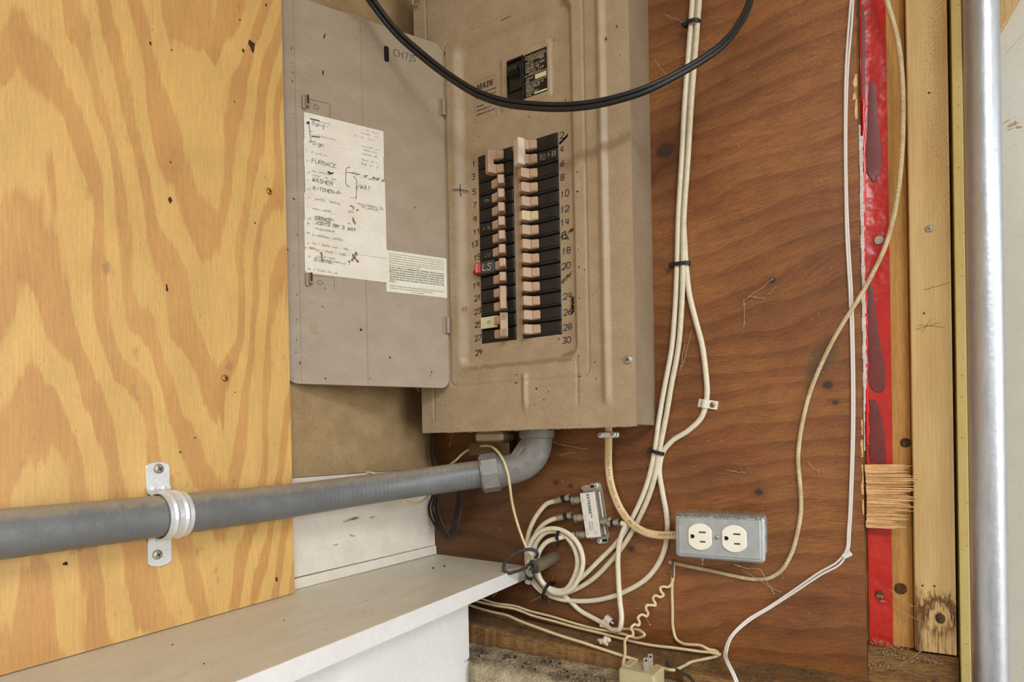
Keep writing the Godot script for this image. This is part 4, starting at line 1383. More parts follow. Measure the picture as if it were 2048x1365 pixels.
func build_marks(o: Node3D, _cover: Node3D) -> void:
	# circuit numbers in marker
	var left := [[945, 334, "1"], [944, 360, "3"], [946, 390, "5"], [947, 417, "7"], [947, 445, "9"], [947, 471, "11"], [943, 496, "13"], [948, 522, "15"], [945, 553, "17"], [946, 578, "19"], [949, 603, "21"], [949, 630, "23"], [950, 656, "25"], [950, 683, "27"], [951, 712, "29"]]
	for k in left:
		var g := Geo.new()
		pen(g, k[2], dish_t(k[0], k[1], 0.10), 0.0075, 0.0012)
		put("handwritten_number", g, M.ink, o)
	var right := [[1120, 278, "2"], [1120, 306, "4"], [1121, 334, "6"], [1121, 362, "8"], [1121, 396, "10"], [1121, 427, "12"], [1121, 453, "14"], [1124, 510, "18"], [1124, 540, "20"], [1127, 600, "24"], [1127, 632, "26"], [1127, 662, "28"], [1125, 688, "30"]]
	for k in right:
		var g := Geo.new()
		pen(g, k[2], dish_t(k[0], k[1], 0.05), 0.0080, 0.0012)
		put("handwritten_number", g, M.ink_blue, o)
	var g := Geo.new()
	var t := Transform3D(Basis(), Vector3(0, 0, DISH + 0.0004))
	var P := func(a: Array) -> PackedVector2Array:
		var r := PackedVector2Array()
		for q in a:
			var p := pz(q[0], q[1], DISH)
			r.append(Vector2(p.x, p.y))
		return r
	for s in [[[1119, 288], [1127, 281], [1135, 268]], [[1121, 287], [1130, 277], [1136, 271]], [[1119, 286], [1133, 272]], [[1120, 289], [1134, 274]], [[1122, 475], [1130, 469], [1136, 474], [1128, 478]], [[1125, 466], [1125, 477]], [[1126, 466], [1131, 463], [1132, 470]], [[1137, 466], [1142, 460], [1143, 464], [1148, 458]], [[1139, 462], [1146, 457], [1149, 462]], [[1124, 478], [1138, 478]], [[1151, 455], [1152, 460]]]:
		g.ink(t, P.call(s), 0.0013)
	for k in 9:
		g.ink(t, P.call([[1143 + rng.randf() * 5, 596 + k * 3.6], [1143 + rng.randf() * 5, 600 + k * 3.6]]), 0.0017)
		g.ink(t, P.call([[1142, 597 + k * 3.5], [1148, 594 + k * 3.5]]), 0.0012)
	for s in [[[1124, 564], [1129, 558], [1127, 566], [1123, 566]], [[1130, 557], [1135, 551]], [[1132, 562], [1137, 549]], [[1138, 555], [1143, 543]], [[1136, 553], [1142, 549]]]:
		g.ink(t, P.call(s), 0.0011)
	put("scribble", g, M.black_ink, o).set_meta("kind", "stuff")
	g = Geo.new()
	# X in blue-grey marker; it lies on the sloping left flank
	var xt := Transform3D(Basis(Vector3.UP, 0.40), Vector3(0, 0, 0))
	var c := pz(922, 381, 0.0865)
	xt.origin = c + Vector3(0, 0, 0.0022)
	g.ink(xt, PackedVector2Array([Vector2(-0.011, 0.001), Vector2(0.0, 0.0005), Vector2(0.012, -0.003)]), 0.0014)
	g.ink(xt, PackedVector2Array([Vector2(0.0005, 0.0085), Vector2(0.0, 0.0), Vector2(0.0012, -0.0085)]), 0.0014)
	put("x_mark", g, M.ink_blue, o)
	g = Geo.new()
	pen(g, "VA", dish_t(923, 623, 0.0, 0.0885), 0.0065, 0.0007)
	put("red_initials", g, M.ink_red, o)
	# chips and stains on the paint
	g = Geo.new()
	for k in [[890, 107, 3, 5, DISH + 0.008], [896, 164, 3, 4, DISH + 0.007], [915, 190, 5, 2, DISH + 0.0045], [907, 278, 5, 4, DISH + 0.0065], [959, 273, 1.5, 2, DISH], [1059, 234, 2, 3, DISH], [1033, 750, 5, 1.5, .0903], [1032, 766, 6, 1.5, .0903], [1073, 778, 3, 3, .0903], [1097, 783, 2, 2, .0903], [1069, 810, 2, 2, .0903], [1088, 800, 2, 3, .0903], [865, 842, 2, 2.5, .0903], [925, 755, 1.5, 1.5, .0903], [890, 811, 1.5, 2, .0903], [1158, 712, 2, 3, .0903], [1159, 754, 4, 1.5, .0903], [1192, 758, 2, 2, .0903], [1154, 345, 1.6, 3, .0903], [1155, 383, 4, 3, .0903], [1118, 679, 3, 3, DISH], [1109, 80, 1.5, 4, DISH], [1131, 200, 1.2, 6, .0885], [1212, 78, 2.5, 5, .0925], [1234, 53, 1.5, 5, .0903], [1123, 12, 1.5, 2, .0903], [1240, 110, 1.4, 1.4, .0903], [1170, 540, 1.3, 3, .0903], [1158, 535, 1.3, 4, .0903], [1157, 500, 1.3, 3, .0903], [1159, 597, 1.3, 3, .0903], [1190, 725, 3, 2, .0903]]:
		var poly := PackedVector2Array()
		for i in 9:
			var a := TAU * i / 9.0
			poly.append(Vector2(cos(a) * k[2], sin(a) * k[3]) * rng.randf_range(0.5, 1.0) * 0.00055)
		g.extrude(Transform3D(Basis(), pz(k[0], k[1], k[4])), poly, 0.0003)
	put("paint_chip", g, M.brown_dirt, o).set_meta("kind", "stuff")
	g = Geo.new()
	g.ink(Transform3D(Basis(), Vector3(0, 0, 0.0904)), PackedVector2Array([Vector2(pz(1001, 42, .09).x, pz(1001, 42, .09).y), Vector2(pz(1022, 32, .09).x, pz(1022, 32, .09).y)]), 0.0007)
	put("scrape", g, M.black_ink, o)

# ------------------------------------------------------------------ the open door
var door_t: Transform3D
func on_door(px: float, py: float) -> Vector2:
	var d := ray(px, py)
	var p := EYE + d * ((door_t.origin - EYE).dot(door_t.basis.z) / d.dot(door_t.basis.z))
	var l := door_t.affine_inverse() * p
	return Vector2(l.x, l.y)

func build_door(o: Node3D) -> void:
	var nrm := Vector3(0.8572, 0, 0.515).normalized()
	door_t = frame(Vector3(0.1054, 1.4352, 0.0925), nrm)
	var w := 0.2318
	var h := 0.5190
	var g := Geo.new()
	g.extrude(door_t * Transform3D(Basis(), Vector3(-w * 0.5, h * 0.5, -0.0018)), rrect(w, h, 0.0135, 8), 0.0018, 0.0004, true)
	# a thin return flange round the back
	for e in [[Vector3(-w + 0.0008, h * 0.5, -0.0045), Vector3(0.0016, h - 0.03, 0.007)], [Vector3(-w * 0.5, h - 0.0008, -0.0045), Vector3(w - 0.03, 0.0016, 0.007)], [Vector3(-w * 0.5, 0.0008, -0.0045), Vector3(w - 0.03, 0.0016, 0.007)]]:
		g.box(door_t * Transform3D(Basis(), e[0]), e[1], 0.0004)
	var d := put("door", g, M.door_paint, o, "open panel door seen from its inner side")
	g = Geo.new()
	for x in [on_door(722, 150).x, on_door(724, 150).x]:
		g.box(door_t * Transform3D(Basis(), Vector3(x, h * 0.5, 0.0)), Vector3(0.0006, h - 0.004, 0.0006), 0.0002)
	g.box(door_t * Transform3D(Basis(), Vector3(on_door(591, 200).x, h * 0.5, 0.0)), Vector3(0.0009, h - 0.004, 0.0009), 0.0003)
	put("crease", g, M.door_paint, d)
	for py in [217.0, 652.0]:
		g = Geo.new()
		var c := on_door(887 + (py - 217) * 0.023, py)
		g.lathe(door_t * Transform3D(Basis(), Vector3(-0.0010, c.y - 0.012, 0.002)), [Vector2(0.0005, 0), Vector2(0.0034, 0.0), Vector2(0.0036, 0.0006), Vector2(0.0036, 0.0234), Vector2(0.0034, 0.024), Vector2(0.0005, 0.024)], 14)
		g.box(door_t * Transform3D(Basis(), Vector3(-0.0050, c.y, 0.0006)), Vector3(0.006, 0.0245, 0.0014), 0.0004)
		put("hinge", g, M.side_paint, d)
	for py in [[612.0, 204.0, 660.0, 232.0], [619.0, 558.0, 668.0, 575.0]]:
		var c := on_door(py[0], py[1])
		g = Geo.new()
		g.box(door_t * Transform3D(Basis(), Vector3(c.x + 0.001, c.y, 0.003)), Vector3(0.0048, 0.0150, 0.006), 0.0008)
		g.box(door_t * Transform3D(Basis(), Vector3(c.x - 0.003, c.y - 0.002, 0.0015)), Vector3(0.005, 0.0175, 0.003), 0.0008)
		put("latch_tab", g, M.side_paint, d)
		g = Geo.new()
		g.box(door_t * Transform3D(Basis(), Vector3(c.x + 0.0015, c.y + 0.001, 0.0063)), Vector3(0.0026, 0.0110, 0.0008))
		put("latch_slot", g, M.brown_dirt, d)
		g = Geo.new()
		var e := on_door(py[2], py[1] - 2)
		for q in [[c.x + 0.004, c.y + 0.005, e.x, c.y + 0.005], [e.x, c.y + 0.005, e.x, c.y - 0.013]]:
			g.ink(door_t * Transform3D(Basis(), Vector3(0, 0, 0.0003)), PackedVector2Array([Vector2(q[0], q[1]), Vector2(q[2], q[3])]), 0.0004)
		var rp := PackedVector2Array()
		for i in 15:
			rp.append(Vector2(c.x + 0.0135 + cos(TAU * i / 14.0) * 0.0034, c.y - 0.0035 + sin(TAU * i / 14.0) * 0.0030))
		g.ink(door_t * Transform3D(Basis(), Vector3(0, 0, 0.0003)), rp, 0.0005)
		put("embossed_outline", g, M.brown_dirt, d)
	g = Geo.new()
	var sc := on_door(773, 108)
	g.extrude(door_t * Transform3D(Basis(), Vector3(sc.x, sc.y, -0.0003)), rrect(0.0072, 0.0225, 0.0030, 5), 0.0006)
	put("key_slot", g, M.hole, d)
	g = Geo.new()
	var lt := on_door(786, 103)
	letters(g, "CH7JS", door_t * Transform3D(Basis(Vector3.BACK, 0.015), Vector3(lt.x, lt.y - 0.0008, 0.0002)), 0.0098, 0.0340)
	put("stamped_lettering", g, M.pencil_dark, d)
	build_paper(d)
	build_sticker(d)
	# insect specks, rust and dirt
	g = Geo.new()
	for k in [[649, 72, 2, 8, 15], [646, 145, 2, 7, 10], [711, 78, 1.3, 1.3, 0], [583, 97, 1.3, 4, 0], [584, 125, 1, 1.5, 0], [585, 145, 1, 3, 0], [585, 163, 1.2, 4, 0], [586, 228, 1, 2, 0], [722, 62, 1, 2, 0], [780, 716, 3.2, 3.2, 0], [645, 614, 2, 2, 0], [650, 577, 1.4, 1.6, 0], [722, 660, 3, 4, 0], [863, 745, 2.2, 3, 0], [861, 752, 1.6, 2, 0], [600, 727, 1.4, 5, -15], [593, 680, 1.2, 2, 0], [592, 705, 1.2, 3, 0], [588, 398, 4, 2, 40], [587, 531, 1.4, 1.4, 0], [575, 500, 3, 2, 0], [830, 415, 1.3, 3, 0], [858, 222, 1.2, 1.2, 0], [793, 122, 1.2, 1.2, 0], [730, 540, 1.4, 1.4, 0], [594, 470, 1, 3, 0], [594, 590, 1, 4, 0], [593, 640, 1, 3, 0], [651, 758, 3, 2, 20], [587, 758, 1.5, 1.5, 0], [740, 758, 5, 1, 5]]:
		var c := on_door(k[0], k[1])
		var poly := PackedVector2Array()
		for i in 9:
			var a := TAU * i / 9.0
			poly.append((Vector2(cos(a) * k[2], sin(a) * k[3]) * rng.randf_range(0.6, 1.0) * 0.00062).rotated(deg_to_rad(-k[4])))
		g.extrude(door_t * Transform3D(Basis(), Vector3(c.x, c.y, 0)), poly, 0.0003)
	put("dirt_speck", g, M.brown_dirt, d).set_meta("kind", "stuff")
	g = Geo.new()
	for k in 38:
		var c := on_door(629 + rng.randfn(0, 7), 658 + rng.randfn(0, 8))
		g.box(door_t * Transform3D(Basis(Vector3.BACK, rng.randf() * 3.0), Vector3(c.x, c.y, 0.0002)), Vector3(0.0034, 0.0008, 0.0005) * rng.randf_range(0.5, 1.2))
	put("dried_nest", g, M.crumb, d).set_meta("kind", "stuff")

func build_paper(d: Node3D) -> void:
	var edges := [225.0, 278.0, 331.0, 385.0, 438.0, 492.0, 546.0]
	var lx := [607.0, 607.0, 609.0, 608.0, 608.0, 609.0]
	for i in 6:
		var a := on_door(lx[i], edges[i] + (3.0 if i == 5 else 0.0))
		var b := on_door(608.0, edges[i + 1])
		var r := on_door([767.0, 766.0, 768.0, 768.5, 768.5, 769.0][i], 300.0)
		var w := r.x - a.x
		var h := a.y - b.y + (0.0018 if i < 5 else 0.0)
		var g := Geo.new()
		var z := 0.0004 + (5 - i) * 0.00022
		var rr: float = 0.0045 if i == 5 else 0.0014
		g.extrude(door_t * Transform3D(Basis(Vector3.BACK, rng.randf_range(-0.004, 0.004)), Vector3(a.x + w * 0.5, a.y - h * 0.5, z)), rrect(w, h, rr, 4), 0.0002)
		put("paper_strip", g, M.paper, d)
	# handwriting: legible words where the photo lets them be read, pencil strokes elsewhere
	var words := Geo.new()
	var faint := Geo.new()
	var T := func(px: float, py: float, turn := 0.0) -> Transform3D:
		var c := on_door(px, py)
		return door_t * Transform3D(Basis(Vector3.BACK, turn), Vector3(c.x, c.y, 0.00190))
	for k in [[623, 251, "Rang-", 0.0052], [624, 290, "Sign", 0.0046], [623, 326, "FURNACE", 0.0055], [624, 364, "WASHER", 0.0054], [626, 380, "KITCHEN-P-", 0.0046], [629, 440, "GARAGE", 0.0044], [630, 449, "JODYS RM 3 WAY", 0.0046], [629, 523, "DINING", 0.0046], [719, 378, "WA1", 0.0062], [726, 355, "ar gara-", 0.0050]]:
		pen(words, k[2], T.call(k[0], k[1], -0.03), k[3], 0.00052, 0.4)
	put("handwriting", words, M.pencil_dark, d)
	for k in [[624, 240, 36], [627, 270, 44], [622, 305, 36], [624, 342, 40], [624, 350, 50], [630, 398, 50], [624, 417, 38], [630, 433, 40], [629, 457, 40], [624, 470, 62], [624, 487, 76], [630, 500, 68], [632, 512, 40], [660, 523, 40], [628, 540, 48], [718, 258, 46], [720, 266, 40], [708, 272, 20], [735, 278, 16], [722, 292, 36], [724, 300, 34], [724, 308, 30], [718, 318, 40], [722, 328, 36], [700, 345, 18], [705, 376, 12], [700, 395, 14], [715, 408, 52], [695, 423, 12], [722, 414, 40], [694, 447, 8], [611, 300, 6], [612, 322, 6], [614, 345, 6], [614, 360, 6], [614, 378, 6], [614, 394, 6], [614, 414, 5], [614, 437, 8], [614, 447, 6], [614, 466, 6], [614, 486, 6], [616, 512, 6], [616, 538, 5]]:
		var p0 := on_door(k[0], k[1])
		var p1 := on_door(k[0] + k[2], k[1] + k[2] * 0.1)
		scrawl(faint, door_t * Transform3D(Basis(Vector3.BACK, -0.03), Vector3(p0.x, p0.y - 0.002, 0.00188)), Vector2.ZERO, p1.x - p0.x, 0.0038, 0.00036)
	put("faint_pencil", faint, M.pencil, d)
	var lines := Geo.new()
	var L := func(a: Array, w: float) -> void:
		var p := PackedVector2Array()
		for q in a:
			p.append(on_door(q[0], q[1]))
		lines.ink(door_t * Transform3D(Basis(), Vector3(0, 0, 0.0020)), p, w)
	L.call([[617, 245], [619, 265], [622, 285]], 0.0008)
	L.call([[613, 248], [617, 245], [615, 249], [618, 247]], 0.0018)
	L.call([[618, 285], [622, 285]], 0.0010)
	L.call([[619, 264], [624, 264]], 0.0006)
	L.call([[620, 239], [638, 243]], 0.0016)
	L.call([[623, 274], [639, 276]], 0.0015)
	L.call([[655, 345], [660, 346], [656, 347], [665, 348], [658, 349], [666, 347]], 0.0014)
	L.call([[700, 336], [693, 337], [691, 342], [691, 368], [694, 373], [699, 374]], 0.0006)
	L.call([[692, 346], [704, 347], [713, 351], [720, 350]], 0.0006)
	L.call([[706, 354], [711, 358], [713, 362], [712, 396], [709, 397]], 0.0006)
	L.call([[713, 374], [717, 374]], 0.0006)
	L.call([[736, 359], [741, 360], [746, 355], [752, 361], [757, 358]], 0.0006)
	put("ruled_brackets", lines, M.pencil_dark, d)
	# cocoons and stains stuck to the paper
	var s := Geo.new()
	for k in [[704, 414, 8, 2, -20], [706, 419, 2, 2, 0], [714, 421, 3, 2.5, 0], [706, 441, 2.6, 9, 10], [709, 446, 2, 5, 10], [708, 515, 7, 9, 20], [712, 508, 4, 5, 0], [704, 521, 5, 3, 60], [698, 524, 2.5, 3, 0], [714, 522, 3, 5, 30], [643, 510, 2.4, 5, 0], [643, 518, 1.8, 5, 0], [646, 521, 4, 1.4, 0]]:
		var c := on_door(k[0], k[1])
		var poly := PackedVector2Array()
		for i in 11:
			var a := TAU * i / 11.0
			poly.append((Vector2(cos(a) * k[2], sin(a) * k[3]) * rng.randf_range(0.45, 1.05) * 0.00058).rotated(deg_to_rad(k[4])))
		s.extrude(door_t * Transform3D(Basis(), Vector3(c.x, c.y, 0.0016)), poly, 0.0009, 0.0004)
	put("cocoon", s, M.cocoon_tan, d).set_meta("kind", "stuff")
	s = Geo.new()
	for k in [[624, 497, 8, 3, 0], [700, 413, 4, 1.5, 0], [641, 506, 3, 2, 0]]:
		var c := on_door(k[0], k[1])
		var poly := PackedVector2Array()
		for i in 11:
			var a := TAU * i / 11.0
			poly.append(Vector2(cos(a) * k[2], sin(a) * k[3]) * rng.randf_range(0.5, 1.0) * 0.00058)
		s.extrude(door_t * Transform3D(Basis(), Vector3(c.x, c.y, 0.0017)), poly, 0.0002)
	put("yellow_stain", s, M.brass, d).set_meta("kind", "stuff")

func build_sticker(d: Node3D) -> void:
	var a := on_door(771, 500)
	var b := on_door(897, 597)
	var x0 := a.x
	var x1 := minf(b.x, -0.0006)
	var y1 := a.y
	var y0 := b.y
	var g := Geo.new()
	var w := x1 - x0
	var h := y1 - y0
	g.extrude(door_t * Transform3D(Basis(), Vector3((x0 + x1) * 0.5, (y0 + y1) * 0.5, 0.0002)), rrect(w, h, 0.0006, 2), 0.0002)
	put("safety_sticker", g, M.sticker, d, "cream instruction sticker by the hinge side")
	var t := Geo.new()
	var lines := [["TEST SAFETYGUARD™ at least once a month. Push test button of", 1, 0], ["SAFETYGUARD™, the handle should move to the “trip” position in-", 1, 0], ["dicating power is disconnected from that circuit. Failure to trip indi-", 1, 0], ["cates that you have lost protection and should notify an electrician.", 1, 0], ["To restore power, reset SAFETYGUARD™ circuit breaker from “trip”", 1, 0], ["down as instructed test reminder label.", 0.55, 0], ["DO  NOT  CONNECT  TO  SWIMMING-POOL  EQUIPMENT  INSTALLED  BEFORE", 1, 1], ["ADOPTION OF THE 1965 NATIONAL ELECTRICAL CODE. TO OBTAIN MAXIMUM", 1, 1], ["PROTECTION AGAINST ELECTRICAL SHOCK HAZARD, ELECTRIC RANGES AND", 1, 1], ["CLOTHES DRYERS WHOSE FRAMES ARE GROUNDED BY CONNECTION TO THE", 1, 1], ["GROUNDED CIRCUIT CONDUCTOR, AS PERMITTED BY THE NATIONAL ELEC-", 1, 1], ["TRICAL CODE SHOULD NOT BE CONNECTED IN THE LOAD CIRCUIT OF THIS", 1, 1], ["DEVICE.", 0.11, 1], ["", 1, 0], ["REMOVE THE BACKING PAPER AND AFFIX PAPER TEST INSTRUCTION LABEL", 1.0, 2], ["TO FRONT OF ENCLOSURE WHERE IT WILL BE CONSPICUOUS.", 0.78, 2], ["CUTLER-HAMMER", 0.24, 3]]
	var k := 0
	for l in lines:
		var y := y1 - h * (0.075 + 0.0555 * k)
		var x := x0 + w * 0.05 + (w * 0.34 if l[2] == 3 else 0.0)
		letters(t, l[0], door_t * Transform3D(Basis(), Vector3(x, y, 0.00045)), 0.0021 if l[2] == 1 else 0.0017, w * 0.90 * l[1], 0, "Droid Sans", l[2] == 1)
		k += 1
	put("sticker_print", t, M.ink, d)

# ------------------------------------------------------------------ conduit
func build_conduit() -> void:
	var o := thing("conduit", "thick grey flexible conduit running along the plywood to the elbow under the breaker panel", "conduit", Vector3(0.05, 1.26, 0.3))
	var pts := smooth(PackedVector3Array([Vector3(0.0222, 1.2830, 1.3), Vector3(0.0222, 1.2830, 0.9), Vector3(0.0222, 1.2832, 0.6), Vector3(0.0222, 1.2829, 0.46), Vector3(0.0235, 1.2838, 0.31), Vector3(0.0315, 1.2868, 0.235), Vector3(0.0545, 1.2912, 0.165), Vector3(0.098, 1.2978, 0.1045), Vector3(0.150, 1.3050, 0.0590), Vector3(0.166, 1.3070, 0.0480)]), 40)
	var rs := []
	var g := Geo.new()
	var side := Vector3.ZERO
	var dust := fnl(301, 60.0, 3)
	for i in pts.size():
		var t := (pts[mini(i + 1, pts.size() - 1)] - pts[maxi(i - 1, 0)]).normalized()
		var right := t.cross(Vector3.UP).normalized()
		var up := right.cross(t).normalized()
		var ring := PackedVector3Array()
		var r := 0.0212 + 0.00016 * sin(i * 1.5708)
		for j in 36:
			var a := TAU * j / 36.0
			ring.append(pts[i] + right * (cos(a) * r) + up * (sin(a) * r))
		rs.append(ring)
	g.rings(rs, true, true, true)
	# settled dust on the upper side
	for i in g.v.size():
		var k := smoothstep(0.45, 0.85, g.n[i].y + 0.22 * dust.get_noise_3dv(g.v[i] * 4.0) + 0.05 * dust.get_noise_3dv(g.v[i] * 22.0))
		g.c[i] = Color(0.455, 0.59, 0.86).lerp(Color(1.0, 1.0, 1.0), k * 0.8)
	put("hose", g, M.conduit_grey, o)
	# compression hub and elbow
	var ax := (pts[pts.size() - 1] - pts[pts.size() - 14]).normalized()
	var hub := Vector3(0.1520, 1.3054, 0.0575)
	ax = Vector3(0.80, 0.13, -0.52).normalized()
	g = Geo.new()
	var t := along(hub - ax * 0.006, ax)
	g.lathe(t, [Vector2(0.0212, -0.0075), Vector2(0.0240, -0.0085), Vector2(0.0276, -0.0070), Vector2(0.0276, -0.005)], 32)
	# eight-sided gland nut
	var nut := []
	for k in [[-0.006, 0.0285], [-0.0045, 0.0300], [0.0185, 0.0300], [0.020, 0.0278]]:
		var ring := PackedVector3Array()
		for j in 8:
			var a := TAU * (j + 0.5) / 8.0
			ring.append(t * Vector3(cos(a) * k[1], k[0], sin(a) * k[1]))
		nut.append(ring)
	g.rings(nut, true, false)
	put("gland_nut", g, M.fitting_grey, o)
	g = Geo.new()
	var t2 := along(hub + ax * 0.012, ax)
	g.lathe(t2, [Vector2(0.0262, 0.0), Vector2(0.0262, 0.0035), Vector2(0.0252, 0.004), Vector2(0.0252, 0.0070), Vector2(0.0242, 0.0078), Vector2(0.0242, 0.0120), Vector2(0.0230, 0.0130)], 32)
	# curved body
	var e0 := hub + ax * 0.016
	var top := Vector3(0.2225, PY0 + 0.0015, 0.0335)
	var body := PackedVector3Array()
	var knee := Vector3(0.2215, 1.3120, 0.0290)
	for i in 25:
		var f := i / 24.0
		var q0 := e0.lerp(knee, f)
		var q1 := knee.lerp(Vector3(top.x, top.y - 0.012, top.z), f)
		body.append(q0.lerp(q1, f))
	body.append(top)
	var rad := PackedFloat32Array()
	for i in body.size():
		rad.append(0.0234 - 0.0006 * sin(PI * i / body.size()))
	g.tube(body, rad, 32)
	put("elbow", g, M.fitting_grey, o)
	g = Geo.new()
	g.lathe(Transform3D(Basis(), Vector3(top.x, PY0 - 0.0100, top.z)), [Vector2(0.0230, -0.003), Vector2(0.0266, -0.001), Vector2(0.0268, 0.0095), Vector2(0.0255, 0.0105)], 32)
	put("collar", g, M.fitting_grey, o)
	# flat cast rib on the inside of the bend
	g = Geo.new()
	var pa := pz(1017, 928, 0.056)
	var pb := pz(1046, 884, 0.050)
	var pm := (pa + pb) * 0.5
	var pdir := (pb - pa).normalized()
	var pn := (EYE - pm).normalized() + Vector3(-0.5, 0.5, 0.0)
	pn = (pn - pdir * pn.dot(pdir)).normalized()
	g.extrude(Transform3D(Basis(pdir, pn.cross(pdir), pn), pm - pn * 0.004), rrect(pa.distance_to(pb) + 0.006, 0.0135, 0.0060, 5), 0.0050, 0.0014)
	put("cast_pad", g, M.fitting_grey, o)
	for k in [[0.30, "G"], [0.52, "D"], [0.78, "R"]]:
		g = Geo.new()
		var bi := int(k[0] * 24.0)
		var bt := (body[bi + 1] - body[bi - 1]).normalized()
		var bn := EYE - body[bi] + Vector3(0.1, -0.15, 0)
		bn = (bn - bt * bn.dot(bt)).normalized()
		var f := Transform3D(Basis(), body[bi] + bn * (rad[bi] + 0.0001))
		var fx := Vector3.UP.cross(bn).normalized()
		f.basis = Basis(fx, bn.cross(fx), bn)
		var ring := PackedVector3Array()
		for j in 19:
			var lx := cos(TAU * j / 18.0) * 0.0042
			var ly := sin(TAU * j / 18.0) * 0.0042
			ring.append(f * Vector3(lx, ly, 0.0))
		g.tube(ring, 0.00065, 6)
		letters(g, k[1], Transform3D(f.basis, f.origin + bn * 0.0003), 0.0038, -1, 1, "Droid Sans", true)
		put("cast_letter", g, M.fitting_grey, o)
	g = Geo.new()
	g.lathe(Transform3D(Basis(), Vector3(top.x - 0.004, PY0 + 0.0004, top.z + 0.004)), [Vector2(0.001, -0.001), Vector2(0.031, -0.001), Vector2(0.031, 0.001)], 24)
	put("gasket", g, M.green, o, "thin green sealing ring under the panel")
	# strap
	o = thing("pipe_strap", "shiny two-hole pipe strap screwed over the grey conduit on the plywood", "strap", Vector3(0.01, 1.235, 0.47))
	var zc := 0.4700
	var yc := 1.2830
	var wz := 0.0122
	var prof := []
	prof.append(Vector2(0.0015, yc + 0.0290))
	prof.append(Vector2(0.0018, yc + 0.0262))
	prof.append(Vector2(0.0030, yc + 0.0238))
	var R := 0.0226
	for i in 33:
		var a := deg_to_rad(lerpf(118.0, -118.0, i / 32.0))
		prof.append(Vector2(0.0222 + cos(a) * R, yc + sin(a) * R))
	prof.append(Vector2(0.0030, yc - 0.0238))
	prof.append(Vector2(0.0018, yc - 0.0262))
	prof.append(Vector2(0.0015, yc - 0.0290))
	g = Geo.new()
	var rows := []
	for i in prof.size():
		var p: Vector2 = prof[i]
		var tn: Vector2 = (prof[mini(i + 1, prof.size() - 1)] - prof[maxi(i - 1, 0)]).normalized()
		var nn := Vector2(-tn.y, tn.x)
		if nn.x < 0.0 and i > 3 and i < prof.size() - 4 and absf(p.y - yc) < 0.015: nn = -nn
		if nn.dot(Vector2(p.x - 0.0222, p.y - yc)) < 0.0 and i > 2 and i < prof.size() - 3: nn = -nn
		if i <= 2 or i >= prof.size() - 3: nn = Vector2(1, 0)
		var row := PackedVector3Array()
		var arch := 1.0 if i > 3 and i < prof.size() - 4 else 0.2
		for k in [[-1.0, 0.0], [-1.0, 1.0], [-0.66, 1.0], [-0.45, 1.9], [-0.22, 1.0], [0.22, 1.0], [0.45, 1.9], [0.66, 1.0], [1.0, 1.0], [1.0, 0.0]]:
			var lift: float = 0.0015 * (k[1] if k[1] <= 1.0 else 1.0 + (k[1] - 1.0) * arch)
			var q := p + nn * lift
			row.append(Vector3(q.x, q.y, zc + k[0] * wz))
		rows.append(row)
	g.rings(rows, true, false, true)
	for sgn in [1.0, -1.0]:
		var f := frame(Vector3(0.0002, yc + sgn * 0.0395, zc), Vector3.RIGHT)
		var poly := PackedVector2Array()
		for i in 9:
			var a := PI * i / 8.0
			poly.append(Vector2(cos(a) * 0.0122, 0.0100 + sin(a) * 0.0055) * Vector2(1, sgn))
		poly.append(Vector2(-0.0122, -0.0120 * sgn))
		poly.append(Vector2(0.0122, -0.0120 * sgn))
		g.extrude(f, poly, 0.0022, 0.0005)
	put("strap_band", g, M.zinc, o)
	for py in [938.0, 1110.0]:
		var p := pxx(317.0 if py < 1000 else 314.5, py, 0.0026)
		screw(o, p, Vector3.RIGHT, 0.0052, M.zinc_dull, "screw", 0.5)

# ------------------------------------------------------------------ wiring
func cable(called: String, label: String, pts: PackedVector3Array, r: float, m: Material, cat := "cable", group := "", sides := 12, flat := 1.0, ref := Vector3.ZERO) -> Node3D:
	var lo := pts[0]
	var hi := pts[0]
	for p in pts:
		lo = lo.min(p)
		hi = hi.max(p)
	var o := thing(called, label, cat, Vector3((lo.x + hi.x) * 0.5, lo.y, (lo.z + hi.z) * 0.5), group)
	var g := Geo.new()
	g.tube(pts, r, sides, flat, ref)
	put("jacket", g, m, o)
	return o

# crimped F connector with a black band: from at, pointing along d
func connector(o: Node3D, at: Vector3, d: Vector3, long := 0.016) -> void:
	var t := along(at, d)
	var g := Geo.new()
	g.lathe(t, [Vector2(0.0034, 0), Vector2(0.0048, 0.0006), Vector2(0.0048, long * 0.45), Vector2(0.0046, long * 0.45), Vector2(0.0046, long * 0.75), Vector2(0.0052, long * 0.76), Vector2(0.0052, long), Vector2(0.003, long)], 18)
	var c := put("connector", g, M.zinc_dull, o, "nickel plated crimp connector")
	g = Geo.new()
	g.lathe(t, [Vector2(0.0047, long * 0.48), Vector2(0.0051, long * 0.49), Vector2(0.0051, long * 0.72), Vector2(0.0047, long * 0.73)], 18)
	put("band", g, M.tie_black, c, "black band")

